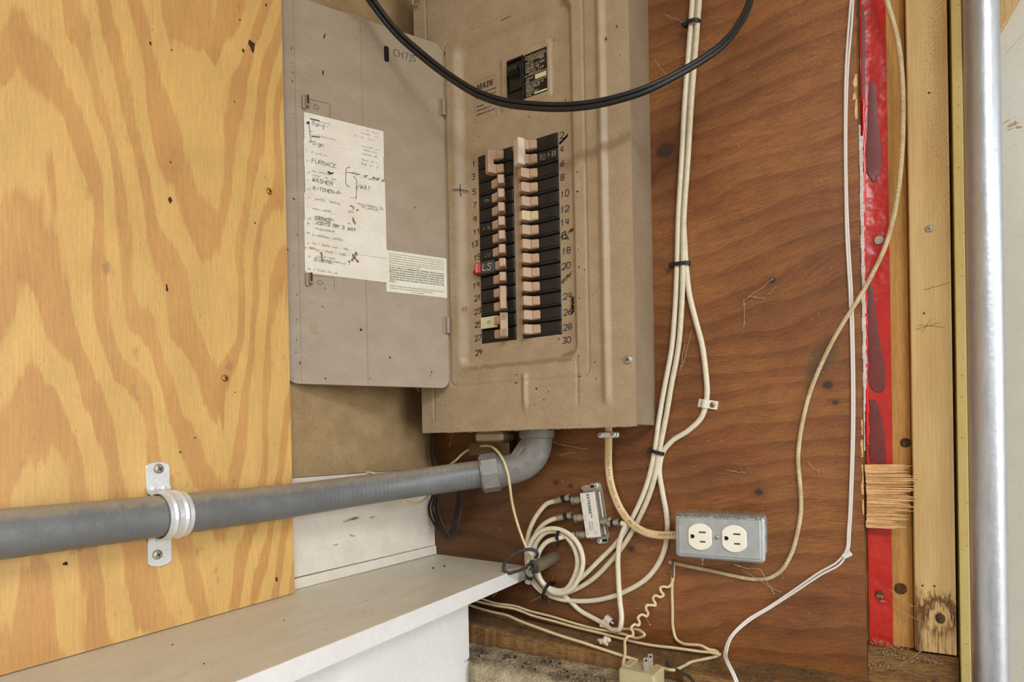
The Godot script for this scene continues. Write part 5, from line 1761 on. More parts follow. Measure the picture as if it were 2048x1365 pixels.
# nylon strap drawn round a bundle whose cross-section is a by b
func cable_tie(label: String, at: Vector3, tangent: Vector3, across: Vector3, a: float, b: float, head := -1.0, tail := 0.0, m: Material = null, called := "cable_tie", group := "black cable ties") -> void:
	var t := tangent.normalized()
	var x := (across - t * across.dot(t)).normalized()
	var z := x.cross(t).normalized()
	if z.z < 0.0: z = -z
	var g := Geo.new()
	var rows := []
	var seg := 28
	for i in seg + 1:
		var an := TAU * i / seg
		var ca := cos(an)
		var sa := sin(an)
		var p := at + x * (signf(ca) * pow(absf(ca), 0.7) * a) + z * (signf(sa) * pow(absf(sa), 0.7) * b)
		var n := (x * ca / a + z * sa / b).normalized()
		rows.append(PackedVector3Array([p - t * 0.0025, p + t * 0.0025, p + t * 0.0025 + n * 0.0013, p - t * 0.0025 + n * 0.0013]))
	g.rings(rows, true, false, false)
	var o := thing(called, label, "cable tie", at, group)
	put("strap", g, m if m else M.tie_black, o)
	g = Geo.new()
	g.box(Transform3D(Basis(x, t, x.cross(t)), at + x * (head * (a + 0.0018)) + z * b * 0.35), Vector3(0.0060, 0.0066, 0.0060), 0.0010)
	if tail > 0.0:
		g.box(Transform3D(Basis(x, t, x.cross(t)).rotated(t, 0.3), at + x * (head * (a + 0.003 + tail * 0.5)) + z * b * 0.5), Vector3(tail, 0.0044, 0.0012), 0.0003)
	put("head", g, m if m else M.tie_black, o)

func build_coax() -> void:
	var r := 0.00365
	# a: left strand of the bundle, round the coil, to the middle port
	var a := way([[1440, -900, .009], [1408, -350, .009], [1387, -30, .009], [1381, 60, .009], [1370, 200, .009], [1363, 330, .009], [1357, 430, .008], [1354, 530, .007], [1350, 620, .006], [1343, 700, .007], [1330, 770, .007], [1318, 840, .007], [1309, 905, .008], [1292, 975, .007], [1268, 1030, .006], [1240, 1078, .006], [1198, 1122, .006], [1160, 1158, .008], [1130, 1180, .011], [1100, 1180, .012], [1076, 1156, .012], [1067, 1122, .013], [1074, 1085, .013], [1095, 1065, .014], [1120, 1066, .016], [1145, 1090, .018], [1155, 1122, .018], [1148, 1155, .018], [1128, 1181, .017], [1098, 1176, .016], [1073, 1148, .013], [1063, 1110, .010], [1070, 1072, .010], [1088, 1049, .011], [1104, 1040, .012], [1114, 1037, .012]], 7)
	var o := cable("coax_cable", "cream coax cable, left strand of the vertical bundle, looping to the middle splitter port", a, r, M.coax, "cable", "cream coax cables")
	connector(o, pz(1114, 1037, .012), pz(1128, 1034, .012) - pz(1114, 1037, .012), 0.0255)
	# b: right strand of the bundle, to the top port
	var b := way([[1455, -900, .0095], [1422, -350, .0095], [1401, -30, .0095], [1394, 60, .0095], [1383, 200, .0095], [1375, 330, .0095], [1368, 430, .0085], [1366, 530, .0080], [1363, 620, .007], [1356, 700, .007], [1343, 770, .007], [1331, 840, .007], [1319, 900, .008], [1304, 975, .007], [1282, 1030, .006], [1256, 1078, .006], [1220, 1125, .006], [1180, 1163, .006], [1145, 1182, .008], [1112, 1190, .008], [1082, 1178, .008], [1060, 1147, .008], [1053, 1108, .009], [1059, 1062, .010], [1078, 1025, .011], [1096, 1007, .012], [1110, 1003, .012]], 7)
	o = cable("coax_cable", "cream coax cable, middle strand of the vertical bundle, looping to the top splitter port", b, r, M.coax_aged, "cable", "cream coax cables")
	connector(o, pz(1110, 1003, .012), pz(1124, 999, .012) - pz(1110, 1003, .012), 0.0255)
	# c: the strand that bows out to the screw clip and ends at the hanging connector
	var c := way([[1448, -900, .0038], [1416, -350, .0038], [1396, -30, .0038], [1389, 60, .0038], [1378, 200, .0038], [1371, 330, .0038], [1367, 420, .0040], [1369, 480, .0042], [1373, 540, .0045], [1379, 590, .0045], [1391, 640, .0045], [1404, 690, .0045], [1411, 740, .0045], [1413, 800, .0045], [1403, 835, .0045], [1375, 863, .0045], [1345, 882, .0045], [1327, 903, .0045], [1319, 935, .0045], [1325, 985, .0045], [1333, 1030, .0045], [1334, 1075, .0045], [1322, 1118, .0045], [1296, 1155, .0045], [1250, 1184, .0045], [1200, 1200, .0045], [1155, 1203, .005], [1112, 1197, .006], [1083, 1184, .007], [1062, 1160, .008], [1054, 1130, .012], [1058, 1095, .016], [1075, 1068, .018], [1100, 1058, .019], [1130, 1064, .021], [1157, 1090, .023], [1166, 1122, .023], [1158, 1156, .022], [1138, 1182, .020], [1108, 1186, .019], [1085, 1168, .019], [1070, 1136, .020], [1060, 1108, .022], [1058, 1122, .025], [1063, 1142, .026]], 7)
	o = cable("coax_cable", "cream coax bowed out through the white screw clip, its end connector hanging loose", c, r, M.coax, "cable", "cream coax cables")
	connector(o, pz(1064, 1139, .026), pz(1053, 1177, .027) - pz(1064, 1139, .026), 0.0235)
	# d: from the right-hand port down to the nail clip and back into the coil
	var d := way([[1242, 1047, .013], [1250, 1050, .013], [1246, 1062, .0135], [1239, 1085, .014], [1236, 1115, .0145], [1237, 1160, .0160], [1240, 1205, .022], [1243, 1240, .027], [1239, 1259, .028], [1226, 1261, .024], [1210, 1250, .012], [1185, 1236, .006], [1160, 1222, .0045], [1140, 1203, .0045], [1128, 1192, .006], [1108, 1184, .014], [1084, 1164, .022], [1074, 1135, .023], [1078, 1105, .023], [1095, 1084, .022], [1118, 1077, .020], [1137, 1072, .012], [1148, 1070, .012]], 7)
	o = cable("coax_cable", "cream coax hanging in a long loop from the right splitter port", d, r, M.coax, "cable", "cream coax cables")
	connector(o, pz(1238, 1045, .013), pz(1220, 1047, .013) - pz(1238, 1045, .013), 0.0165)
	# ties
	var tg := func(x0: float, y0: float, x1: float, y1: float) -> Vector3: return pz(x1, y1, .007) - pz(x0, y0, .007)
	cable_tie("black cable tie near the top of the vertical cream cables", pz(1387, 48, .008), tg.call(1397, 0, 1386, 90), Vector3(1, 0.22, 0), 0.0082, 0.0072, -1.0, 0.004)
	cable_tie("black cable tie half way down the cream cables, above their fork", pz(1362, 529, .0065), tg.call(1362, 480, 1360, 580), Vector3(1, 0.12, 0), 0.0112, 0.0052, -1.0, 0.0)
	cable_tie("black cable tie where the cream cables rejoin, below the panel corner", pz(1315, 905, .007), tg.call(1325, 870, 1306, 940), Vector3(1, -0.05, 0), 0.0086, 0.0062, -1.0, 0.0)
	cable_tie("black cable tie at the top of the coax coil", pz(1122, 1070, .0135), tg.call(1098, 1066, 1146, 1078), Vector3(0.45, 1, 0), 0.0075, 0.0135, -1.0, 0.008)
	cable_tie("black cable tie at the lower left of the coax coil", pz(1097, 1180, .013), tg.call(1070, 1160, 1122, 1192), Vector3(0.55, 1, 0), 0.0115, 0.0145, -1.0, 0.0)
	# screw clip
	var p := pz(1416, 809, 0.0)
	o = thing("cable_clip", "white screw-down clip with a brass screw on the bowed coax", "clip", p)
	var g := Geo.new()
	var f := Transform3D(Basis(Vector3.BACK, -0.2), p)
	var rows := []
	for k in [[-0.0125, 0.0005], [-0.0082, 0.0012], [-0.0070, 0.0060], [-0.0050, 0.0088], [-0.0020, 0.0092], [0.0008, 0.0080], [0.0026, 0.0040], [0.0040, 0.0022], [0.0130, 0.0020]]:
		rows.append(PackedVector3Array([f * Vector3(k[0], -0.0056, k[1]), f * Vector3(k[0], 0.0056, k[1]), f * Vector3(k[0], 0.0056, k[1] + 0.0014), f * Vector3(k[0], -0.0056, k[1] + 0.0014)]))
	g.rings(rows, true, false, true)
	g.box(f * Transform3D(Basis(), Vector3(0.0085, 0, 0.0013)), Vector3(0.0095, 0.0114, 0.0026), 0.0006)
	put("clip_band", g, M.white_plastic, o)
	screw(o, f * Vector3(0.0062, -0.0002, 0.0032), Vector3.BACK, 0.0040, M.brass, "clip_screw", 0.3)
	# nail clip
	p = pz(1213, 1246, 0.0)
	o = thing("cable_clip", "white nail clip holding the foot of the long coax loop", "clip", p)
	g = Geo.new()
	f = Transform3D(Basis(Vector3.BACK, -0.55), p)
	rows = []
	for i in 13:
		var an := PI * i / 12.0
		rows.append(PackedVector3Array([f * Vector3(-0.0052, cos(an) * 0.0042, 0.0042 + sin(an) * 0.0045), f * Vector3(0.0052, cos(an) * 0.0042, 0.0042 + sin(an) * 0.0045), f * Vector3(0.0052, cos(an) * 0.0060, 0.0042 + sin(an) * 0.0064), f * Vector3(-0.0052, cos(an) * 0.0060, 0.0042 + sin(an) * 0.0064)]))
	g.rings(rows, true, false, true)
	g.box(f * Transform3D(Basis(), Vector3(0.0, 0.0085, 0.0048)), Vector3(0.0104, 0.0066, 0.0094), 0.0010)
	put("clip_band", g, M.white_plastic, o)
	g = Geo.new()
	g.lathe(along(f * Vector3(0.001, 0.0085, 0.0085), Vector3.BACK), [Vector2(0.001, 0.0), Vector2(0.0024, 0.0), Vector2(0.0024, 0.0030), Vector2(0.0005, 0.0034)], 14)
	g.lathe(along(f * Vector3(0.0062, 0.0078, 0.0050), f.basis * Vector3(1, 0.1, 0.2)), [Vector2(0.0012, 0.0), Vector2(0.0016, 0.0), Vector2(0.0016, 0.0040), Vector2(0.0003, 0.0044)], 10)
	put("nail", g, M.white_plastic, o)

func build_splitter() -> void:
	var c := (pz(1157, 987, .018) + pz(1193, 982, .018) + pz(1200, 1076, .018) + pz(1171, 1078, .018)) * 0.25
	var f := Transform3D(Basis(Vector3.BACK, deg_to_rad(8.0)), Vector3(c.x, c.y, 0))
	var o := thing("cable_splitter", "silver cable splitter with a white label screwed to the brown wall among the coax cables", "splitter", Vector3(c.x, c.y - 0.04, 0.0))
	var g := Geo.new()
	g.box(f * Transform3D(Basis(), Vector3(0.003, 0, 0.0012)), Vector3(0.031, 0.074, 0.0022), 0.0004)
	g.box(f * Transform3D(Basis(), Vector3(0, 0, 0.0095)), Vector3(0.0235, 0.0685, 0.0165), 0.0012)
	g.box(f * Transform3D(Basis(), Vector3(0.0140, 0, 0.0050)), Vector3(0.0045, 0.0660, 0.0060), 0.0012)
	for e in [[0.0085, 0.0398, 0.0190], [-0.0060, 0.0385, 0.0120], [0.0075, -0.0395, 0.0170]]:
		g.extrude(f * Transform3D(Basis(), Vector3(e[0], e[1], 0.0004)), rrect(e[2], 0.0115, 0.0045, 5), 0.0022, 0.0004)
	put("body", g, M.zinc_dull, o)
	g = Geo.new()
	for e in [[0.0045, 0.0405, 0.0085, 0.0036], [0.0105, -0.0405, 0.0080, 0.0040]]:
		g.extrude(f * Transform3D(Basis(), Vector3(e[0], e[1], 0.0024)), rrect(e[2], e[3], 0.0016, 4), 0.0004)
	put("keyhole", g, M.hole, o)
	screw(o, f * Vector3(0.0105, 0.0405, 0.0028), Vector3.BACK, 0.0042, M.zinc, "screw", 0.2)
	screw(o, f * Vector3(0.0025, -0.0408, 0.0028), Vector3.BACK, 0.0042, M.zinc, "screw", 0.9)
	g = Geo.new()
	g.lathe(along(f * Vector3(-0.0095, 0.0400, 0.0025), Vector3.BACK), [Vector2(0.0010, 0.0), Vector2(0.0038, 0.0), Vector2(0.0038, 0.0028), Vector2(0.0022, 0.0028), Vector2(0.0018, 0.0014), Vector2(0.0001, 0.0014)], 18)
	put("ground_screw", g, M.zinc_dull, o)
	g = Geo.new()
	g.extrude(f * Transform3D(Basis(), Vector3(0, 0, 0.0177)), rrect(0.0222, 0.0650, 0.0008, 2), 0.0002)
	put("maker_label", g, M.white_plastic, o, "white label")
	g = Geo.new()
	var tb := f * Transform3D(Basis(Vector3.BACK, -PI / 2), Vector3(0, 0, 0.0180))
	letters(g, "EXTREME™", tb * Transform3D(Basis(), Vector3(-0.0305, 0.0010, 0)), 0.0044, 0.0345, 0, "Droid Sans", true)
	for s in [["OUT 5-1000 MHz", 0.010, -0.0010], ["BROADBAND HD", 0.010, -0.0034], ["HYBRID SPLITTER", 0.010, 0.0018]]:
		letters(g, s[0], tb * Transform3D(Basis(), Vector3(s[1], s[2], 0)), 0.0014, 0.0130)
	for k in [[-0.027, "OUT 3.5dB"], [0.001, "OUT 3.5dB"], [0.021, "OUT 7dB"]]:
		letters(g, k[1], tb * Transform3D(Basis(), Vector3(k[0] - 0.002, -0.0082, 0)), 0.0013, 0.0090)
	letters(g, "IN", tb * Transform3D(Basis(), Vector3(0.0135, 0.0085, 0)), 0.0016)
	var ring := PackedVector2Array()
	for j in 13:
		ring.append(Vector2(0.0265 + cos(TAU * j / 12.0) * 0.0022, 0.0055 + sin(TAU * j / 12.0) * 0.0022))
	g.ink(tb, ring, 0.0004)
	put("label_print", g, M.ink, o)
	for e in [[-0.0120, 0.0235, -1.0], [-0.0120, -0.0030, -1.0], [-0.0120, -0.0285, -1.0], [0.0125, -0.0120, 1.0]]:
		g = Geo.new()
		var t := along(f * Vector3(e[0], e[1], 0.0105), f.basis.x * e[2])
		g.lathe(t, [Vector2(0.0040, -0.001), Vector2(0.0046, 0.0), Vector2(0.0046, 0.0032), Vector2(0.0058, 0.0034), Vector2(0.0060, 0.0105), Vector2(0.0058, 0.0110), Vector2(0.0050, 0.0112), Vector2(0.0050, 0.0125), Vector2(0.0064, 0.0126)], 20)
		var hexr := []
		for k in [[0.0126, 0.0060], [0.0132, 0.0066], [0.0160, 0.0066], [0.0166, 0.0060]]:
			var rg := PackedVector3Array()
			for j in 6:
				rg.append(t * Vector3(cos(TAU * j / 6.0) * k[1], k[0], sin(TAU * j / 6.0) * k[1]))
			hexr.append(rg)
		g.rings(hexr, true, false)
		put("port", g, M.zinc_dull, o)

func build_outlet() -> void:
	var z := 0.0478
	var tl := pz(1349.5, 1029, z)
	var tr := pz(1530, 1033, z)
	var br := pz(1528, 1129, z)
	var bl := pz(1350, 1115, z)
	var c := (tl + tr + br + bl) * 0.25
	var w := (tr.x - tl.x + br.x - bl.x) * 0.5
	var h := (tl.y - bl.y + tr.y - br.y) * 0.5
	var o := thing("outlet_box", "grey surface-mounted metal outlet box with a sideways duplex receptacle, dusty on top", "outlet", Vector3(c.x, c.y - h * 0.5, 0.0))
	var g := Geo.new()
	g.extrude(Transform3D(Basis(), Vector3(c.x, c.y, 0.0003)), rrect(w - 0.005, h - 0.005, 0.0055, 5), z - 0.006, 0.0004, false, true)
	put("box", g, M.box_grey, o)
	g = Geo.new()
	# raised cover: rolled rim, then the flat face
	g.extrude(Transform3D(Basis(), Vector3(c.x, c.y, z - 0.0075)), rrect(w, h, 0.0058, 6), 0.0062, 0.0026, false, true)
	g.extrude(Transform3D(Basis(), Vector3(c.x, c.y, z - 0.0020)), rrect(w - 0.0085, h - 0.0085, 0.0032, 5), 0.0020, 0.0012, false, true)
	var cover := put("cover", g, M.box_grey, o)
	screw(cover, Vector3(pz(1434, 1076, z).x, c.y + 0.0002, z + 0.0003), Vector3.BACK, 0.0030, M.zinc_dull, "cover_screw", 0.9)
	for k in [[1400, 1074], [1468.5, 1078]]:
		var p := pz(k[0], k[1], z)
		var poly := PackedVector2Array()
		for i in 48:
			var a := TAU * i / 48.0
			poly.append(Vector2(clampf(cos(a) * 0.0170, -0.0144, 0.0144), sin(a) * 0.0170))
		var keep := PackedVector2Array()
		for q in poly:
			if keep.is_empty() or keep[keep.size() - 1].distance_to(q) > 0.0003:
				keep.append(q)
		g = Geo.new()
		g.extrude(Transform3D(Basis(), Vector3(p.x, p.y, z)), keep, 0.0021, 0.0007, false, true)
		var f := put("receptacle", g, M.outlet_white, o)
		g = Geo.new()
		for s in [[0.0034, 0.0060, 0.0085, 0.0020], [0.0036, -0.0060, 0.0070, 0.0020]]:
			g.extrude(Transform3D(Basis(), Vector3(p.x + s[0], p.y + s[1], z + 0.0020)), rrect(s[2], s[3], 0.0003, 2), 0.00025)
		put("blade_slot", g, M.slot, f)
		g = Geo.new()
		var gh := PackedVector2Array()
		for i in 9:
			var a := -PI / 2 + PI * i / 8.0
			gh.append(Vector2(cos(a) * 0.0025, sin(a) * 0.0025))
		gh.append(Vector2(-0.0024, 0.0025))
		gh.append(Vector2(-0.0024, -0.0025))
		g.extrude(Transform3D(Basis(), Vector3(p.x - 0.0088, p.y + 0.0002, z + 0.0020)), gh, 0.00025)
		put("ground_hole", g, M.hole, f)
	g = Geo.new()
	for s in [[-1.0, 0.35], [-1.0, -0.35], [1.0, 0.22], [1.0, -0.26]]:
		g.box(Transform3D(Basis(), Vector3(c.x + s[0] * (w * 0.5 - 0.0022), c.y + s[1] * h * 0.8, 0.030)), Vector3(0.0030, 0.014, 0.010), 0.0012)
	put("knockout", g, M.zinc, o)
	# caked dust on the top of the box
	g = Geo.new()
	for i in 900:
		var a := rng.randf()
		var p := Vector3(c.x + (a - 0.5) * w * 0.98, c.y + h * 0.5 + rng.randf_range(-0.0004, 0.0010), rng.randf_range(0.004, z - 0.001))
		if rng.randf() < 0.35:
			p = Vector3(c.x + (a - 0.5) * w * 0.96, c.y + h * 0.5 - absf(rng.randfn(0.0, 0.0026)), z - 0.0010)
		g.box(Transform3D(Basis.from_euler(Vector3(rng.randf() * 3, rng.randf() * 3, rng.randf() * 3)), p), Vector3(0.0011, 0.0006, 0.0009) * rng.randf_range(0.4, 1.3))
	var s := put("dust_crust", g, M.dust_light)
	tag(s, "crust of grey-brown dust along the top of the outlet box", "dust", "", "stuff")

func build_nm() -> void:
	var pts := way([[1217, 845, .030], [1217, 868, .024], [1217, 895, .014], [1217, 930, .0085], [1221, 965, .0085], [1232, 1000, .0085], [1248, 1030, .0125], [1268, 1052, .017], [1290, 1065, .018], [1318, 1071, .018], [1345, 1071, .0185], [1360, 1071, .019]], 14)
	var o := cable("nm_cable", "flat yellowed house-wiring cable printed in black, from the panel clamp down to the outlet box", pts, 0.0056, M.nm_sheath, "cable", "", 16, 0.5, Vector3.BACK)
	# black print along the sheath, read from the outlet box up to the clamp
	var rev := pts.duplicate()
	rev.reverse()
	var g := Geo.new()
	var dist := PackedFloat32Array([0.0])
	for i in range(1, rev.size()):
		dist.append(dist[i - 1] + rev[i].distance_to(rev[i - 1]))
	var s := 0.0085
	for word in ["AGONDA", "      ", "   ", "TYPE", " ", "NM", "  ", "12/2", " ", "WITH", "  ", "GROUND", "  ", "600", " ", "VOLTS"]:
		for ch in word:
			if ch != " ":
				var k := 0
				while k < dist.size() - 2 and dist[k + 1] < s:
					k += 1
				var tt := (rev[k + 1] - rev[k]).normalized()
				var p: Vector3 = rev[k] + tt * (s - dist[k])
				var up := Vector3.BACK.cross(tt).normalized()
				var fz := tt.cross(up).normalized()
				letters(g, ch, Transform3D(Basis(tt, up, fz), p - up * 0.0010 + fz * 0.00283), 0.0031, -1, 1, "Droid Sans", false)
				s += 0.0039
			else:
				s += 0.0024
	put("sheath_print", g, M.ink, o)
	# two-screw clamp at the panel bottom
	var c := pz(1217, 869, 0.026)
	o = thing("cable_clamp", "zinc two-screw cable clamp under the panel bottom, gripping the printed flat cable", "clamp", Vector3(c.x, c.y - 0.006, c.z))
	g = Geo.new()
	g.extrude(Transform3D(Basis(), Vector3(c.x, c.y - 0.001, c.z + 0.0035)), rrect(0.026, 0.0080, 0.0030, 5), 0.0042, 0.0012)
	g.extrude(Transform3D(Basis(), Vector3(c.x, c.y - 0.001, c.z - 0.0085)), rrect(0.026, 0.0085, 0.0030, 5), 0.0042, 0.0006)
	for sx in [-1.0, 1.0]:
		g.lathe(along(Vector3(c.x + sx * 0.0092, c.y - 0.001, c.z - 0.008), Vector3.BACK), [Vector2(0.0018, 0), Vector2(0.0018, 0.012)], 10)
	put("saddle", g, M.zinc, o)
	for sx in [-1.0, 1.0]:
		screw(o, Vector3(c.x + sx * 0.0092, c.y - 0.0012, c.z + 0.0080), Vector3.BACK, 0.0040, M.zinc, "clamp_screw", 0.2)

func build_wires() -> void:
	# black cord pair slung across the panel
	var mid := [[668, -900, .235], [668, -320, .235], [694, -70, .232], [742, 0, .215], [790, 61, .195], [850, 115, .176], [905, 157, .165], [955, 187, .158], [1010, 205, .154], [1065, 212, .152], [1120, 214, .150], [1175, 210, .148], [1230, 199, .144], [1290, 180, .136], [1350, 151, .122], [1400, 122, .106], [1440, 94, .090], [1472, 58, .072], [1492, 24, .060], [1506, -20, .050], [1515, -60, .044], [1522, -250, .02], [1518, -900, .012]]
	var up := []
	var dn := []
	for k in mid:
		up.append([k[0] + 0.5, k[1] - 4.6, k[2]])
		dn.append([k[0] - 0.5, k[1] + 4.8, k[2] + 0.001])
	for i in range(14, mid.size()):
		up[i][0] -= 2.5; up[i][1] += 2.0
		dn[i][0] += 2.0; dn[i][1] -= 2.0
	for i in 6:
		up[i][0] += 2.5; up[i][1] += 1.5
		dn[i][0] -= 2.5; dn[i][1] -= 1.0
	cable("black_cord", "black cord slung across the front of the panel, upper of the touching pair", way(up, 8), 0.0030, M.black_cord, "cord", "pair of black cords across the panel")
	cable("black_cord", "black cord slung across the front of the panel, lower of the touching pair", way(dn, 8), 0.0030, M.black_cord, "cord", "pair of black cords across the panel")
	# white twin wire by the tape
	var w0 := []
	var w1 := []
	for k in [[1708, -900, .0016, 2], [1709, -300, .0016, 2], [1705, -20, .0016, 2], [1701, 40, .0016, 3], [1694, 130, .0016, 2.4], [1691, 250, .0016, 1.6], [1692, 380, .0016, 1.6], [1695, 480, .0016, 2.2], [1701, 580, .0018, 2.4], [1705, 700, .0018, 2.2], [1706, 850, .0018, 2.2], [1703, 960, .0018, 2.0], [1698, 1060, .0018, 2.0], [1693, 1104, .0020, 2.2], [1680, 1124, .0020, 2.4], [1640, 1148, .0020, 2.2], [1590, 1182, .0025, 1.8], [1540, 1215, .004, 1.4], [1492, 1245, .012, 1.6], [1462, 1275, .024, 1.8], [1452, 1302, .045, 2.0], [1457, 1330, .082, 2.0], [1468, 1352, .092, 2.0], [1480, 1385, .096, 2.0]]:
		w0.append([k[0] - k[3], k[1] - (k[3] if k[1] > 1115 and k[1] < 1260 else 0.0), k[2]])
		w1.append([k[0] + k[3], k[1] + (k[3] if k[1] > 1115 and k[1] < 1260 else 0.0), k[2]])
	var o := thing("twin_wire", "thin white twin wire running down beside the red tape and sweeping left at the bottom", "wire", Vector3(0.6, 1.0, 0.01))
	for w in [w0, w1]:
		var g := Geo.new()
		g.tube(way(w, 8), 0.00135, 8)
		put("conductor", g, M.white_wire, o)
	var p := pz(1692, 1110, 0.0)
	var clip := thing("cable_clip", "small white clip where the twin wire turns away from the red tape", "clip", p)
	var g := Geo.new()
	g.box(Transform3D(Basis(Vector3.BACK, 0.55), p + Vector3(0.001, 0, 0.0026)), Vector3(0.0110, 0.0062, 0.0040), 0.0010)
	put("clip_bar", g, M.white_plastic, clip)
	# the long dirty telephone wire that swings over the tape and back
	var h := way([[1735, -900, .004], [1738, -300, .004], [1765, -30, .006], [1776, 10, .006], [1793, 70, .006], [1803, 140, .005], [1806, 220, .004], [1804, 300, .003], [1798, 370, .002], [1786, 440, .001], [1768, 500, .002], [1744, 550, .004], [1718, 597, .006], [1690, 640, .007], [1664, 685, .0055], [1640, 735, .004], [1620, 785, .003], [1607, 835, .0026], [1599, 880, .0026], [1596, 920, .0026], [1600, 970, .0026], [1602, 1015, .0026], [1594, 1070, .0026], [1581, 1112, .0026], [1563, 1141, .0026], [1538, 1157, .0026], [1503, 1159, .0026], [1470, 1153, .0026], [1420, 1142, .0026], [1375, 1133, .0026], [1338, 1125, .0022]], 7)
	o = cable("phone_wire", "long dirty telephone wire swinging across the red tape and back along under the outlet box", h, 0.0026, M.dirty_wire, "wire")
	# zigzag wire dangling from the staple to the adapter
	var zz := way([[1348, 1124, .003], [1347, 1150, .0035], [1344, 1166, .004], [1336, 1175, .006], [1326, 1174, .008], [1321, 1176, .009], [1322, 1184, .009], [1327, 1190, .008], [1322, 1195, .010], [1310, 1192, .013], [1306, 1197, .014], [1310, 1207, .012], [1311, 1211, .012], [1302, 1211, .016], [1293, 1212, .019], [1292, 1219, .019], [1296, 1228, .016], [1294, 1233, .017], [1283, 1230, .023], [1276, 1236, .026], [1279, 1246, .023], [1278, 1251, .024], [1268, 1250, .031], [1262, 1257, .035], [1266, 1266, .033], [1266, 1271, .035], [1256, 1274, .046], [1250, 1282, .056], [1250, 1296, .068], [1250, 1308, .078], [1247, 1326, .094], [1246, 1336, .099]], 6)
	o = cable("bell_wire", "kinked zigzag beige wire dangling from the staple to the plug-in adapter", zz, 0.0019, M.phone_wire, "wire")
	var ws := way([[1345, 1140, .0024], [1344, 1180, .0024], [1345, 1220, .0024], [1347, 1262, .003], [1352, 1278, .006], [1366, 1288, .010], [1380, 1290, .012], [1402, 1292, .013], [1418, 1300, .014], [1432, 1303, .014], [1437, 1307, .015]], 7)
	o = cable("phone_wire", "beige wire hanging straight from the staple below the outlet box to the sill", ws, 0.0020, M.phone_wire, "wire")
	# staple
	p = pz(1348, 1138, 0.0)
	var st := Geo.new()
	st.tube(smooth(PackedVector3Array([p + Vector3(0.0005, 0.0115, -0.0005), p + Vector3(0.0005, 0.0105, 0.0052), p + Vector3(0, 0, 0.0066), p + Vector3(-0.0005, -0.0105, 0.0052), p + Vector3(-0.0005, -0.0115, -0.0005)]), 5), 0.0017, 8)
	var so := put("wire_staple", st, M.peg_grey)
	tag(so, "grey wire staple over the beige wires below the outlet box", "staple")
	# wires lying along the sill
	var y := 1.0700
	var sill := func(a: Array) -> PackedVector3Array:
		var r := PackedVector3Array()
		for k in a:
			r.append(pyy(k[0], k[1], k[2]) if k.size() > 2 else pyy(k[0], k[1], 1.0745 - 0.0105 * clampf((k[0] - 940.0) / 400.0, 0, 1)))
		return smooth(r, 7)
	var Wz := func(a: Array) -> PackedVector3Array: return way(a, 7)
	o = cable("phone_wire", "beige telephone wire along the sill, topmost of the three, ending in a small loop", Wz.call([[925, 1190, .020], [958, 1197, .016], [990, 1207, .012], [1030, 1213, .009], [1060, 1223, .008], [1100, 1233, .008], [1140, 1245, .009], [1180, 1256, .011], [1215, 1263, .016], [1250, 1270, .024], [1275, 1277, .030], [1289, 1270, .034], [1280, 1262, .028], [1255, 1259, .020], [1225, 1258, .016], [1200, 1252, .013]]), 0.0019, M.phone_wire, "wire", "telephone wires on the sill")
	o = cable("phone_wire", "beige telephone wire along the sill, middle of the three, running on to the right", Wz.call([[922, 1196, .026], [955, 1204, .022], [990, 1212, .018], [1030, 1219, .014], [1065, 1232, .013], [1110, 1244, .013], [1150, 1255, .014], [1200, 1267, .017], [1250, 1280, .021], [1300, 1291, .022], [1350, 1297, .020], [1400, 1304, .018], [1432, 1308, .017], [1440, 1311, .016]]), 0.0020, M.phone_wire, "wire", "telephone wires on the sill")
	o = cable("phone_wire", "beige telephone wire along the sill, lowest of the three, reaching the adapter", Wz.call([[922, 1205, .034], [950, 1215, .034], [985, 1225, .038], [1015, 1232, .044], [1040, 1243, .050], [1075, 1256, .056], [1120, 1272, .062], [1165, 1286, .066], [1210, 1301, .069], [1240, 1311, .070], [1275, 1322, .072]]), 0.0021, M.phone_wire, "wire", "telephone wires on the sill")
	o = cable("phone_wire", "beige wire doubling back from the sill corner down toward the adapter", sill.call([[1440, 1309, 1.0630], [1436, 1312, 1.0630], [1410, 1319, 1.0632], [1385, 1324, 1.0632], [1365, 1334, 1.0635], [1345, 1341, 1.0640], [1325, 1337, 1.0640], [1312, 1332, 1.0640]]), 0.0020, M.dirty_wire, "wire")
	o = cable("grey_lead", "short grey lead curling off the sill behind the adapter", sill.call([[1336, 1322, 1.0660], [1340, 1335, 1.0650], [1360, 1344, 1.0635], [1378, 1354, 1.0630], [1392, 1375, 1.0610]]), 0.0022, M.rubber_grey, "wire")
	# thin beige wire over the conduit
	var tw := PackedVector3Array()
	for k in [[733, 946, .022], [748, 948, .040], [764, 957, .052], [778, 972, .060], [792, 991, .061], [808, 1003, .058], [826, 1008, .052], [845, 1003, .040], [862, 985, .020]]:
		tw.append(pxx(k[0], k[1], k[2]))
	var t2 := way([[880, 950, .012], [900, 930, .022], [912, 921, .030], [928, 906, .036], [945, 897, .040], [962, 893, .044], [980, 893, .050], [995, 904, .060], [1008, 925, .070], [1016, 950, .072], [1020, 975, .068], [1024, 1005, .056], [1034, 1045, .044], [1048, 1085, .036], [1060, 1112, .033], [1068, 1126, .032], [1073, 1135, .031]], 7)
	o = thing("bell_wire", "thin beige wire draped over the grey conduit and the elbow nut, ending at the coil", "wire", Vector3(0.12, 1.15, 0.05))
	g = Geo.new()
	g.tube(smooth(tw, 8), 0.0020, 10)
	g.tube(t2, 0.0020, 10)
	put("jacket", g, M.phone_wire, o)
	# black cord bundle behind the conduit
	o = thing("old_cord", "dusty dark cord folded in a hanging hank behind the grey conduit", "cord", pz(905, 1080, .02))
	g = Geo.new()
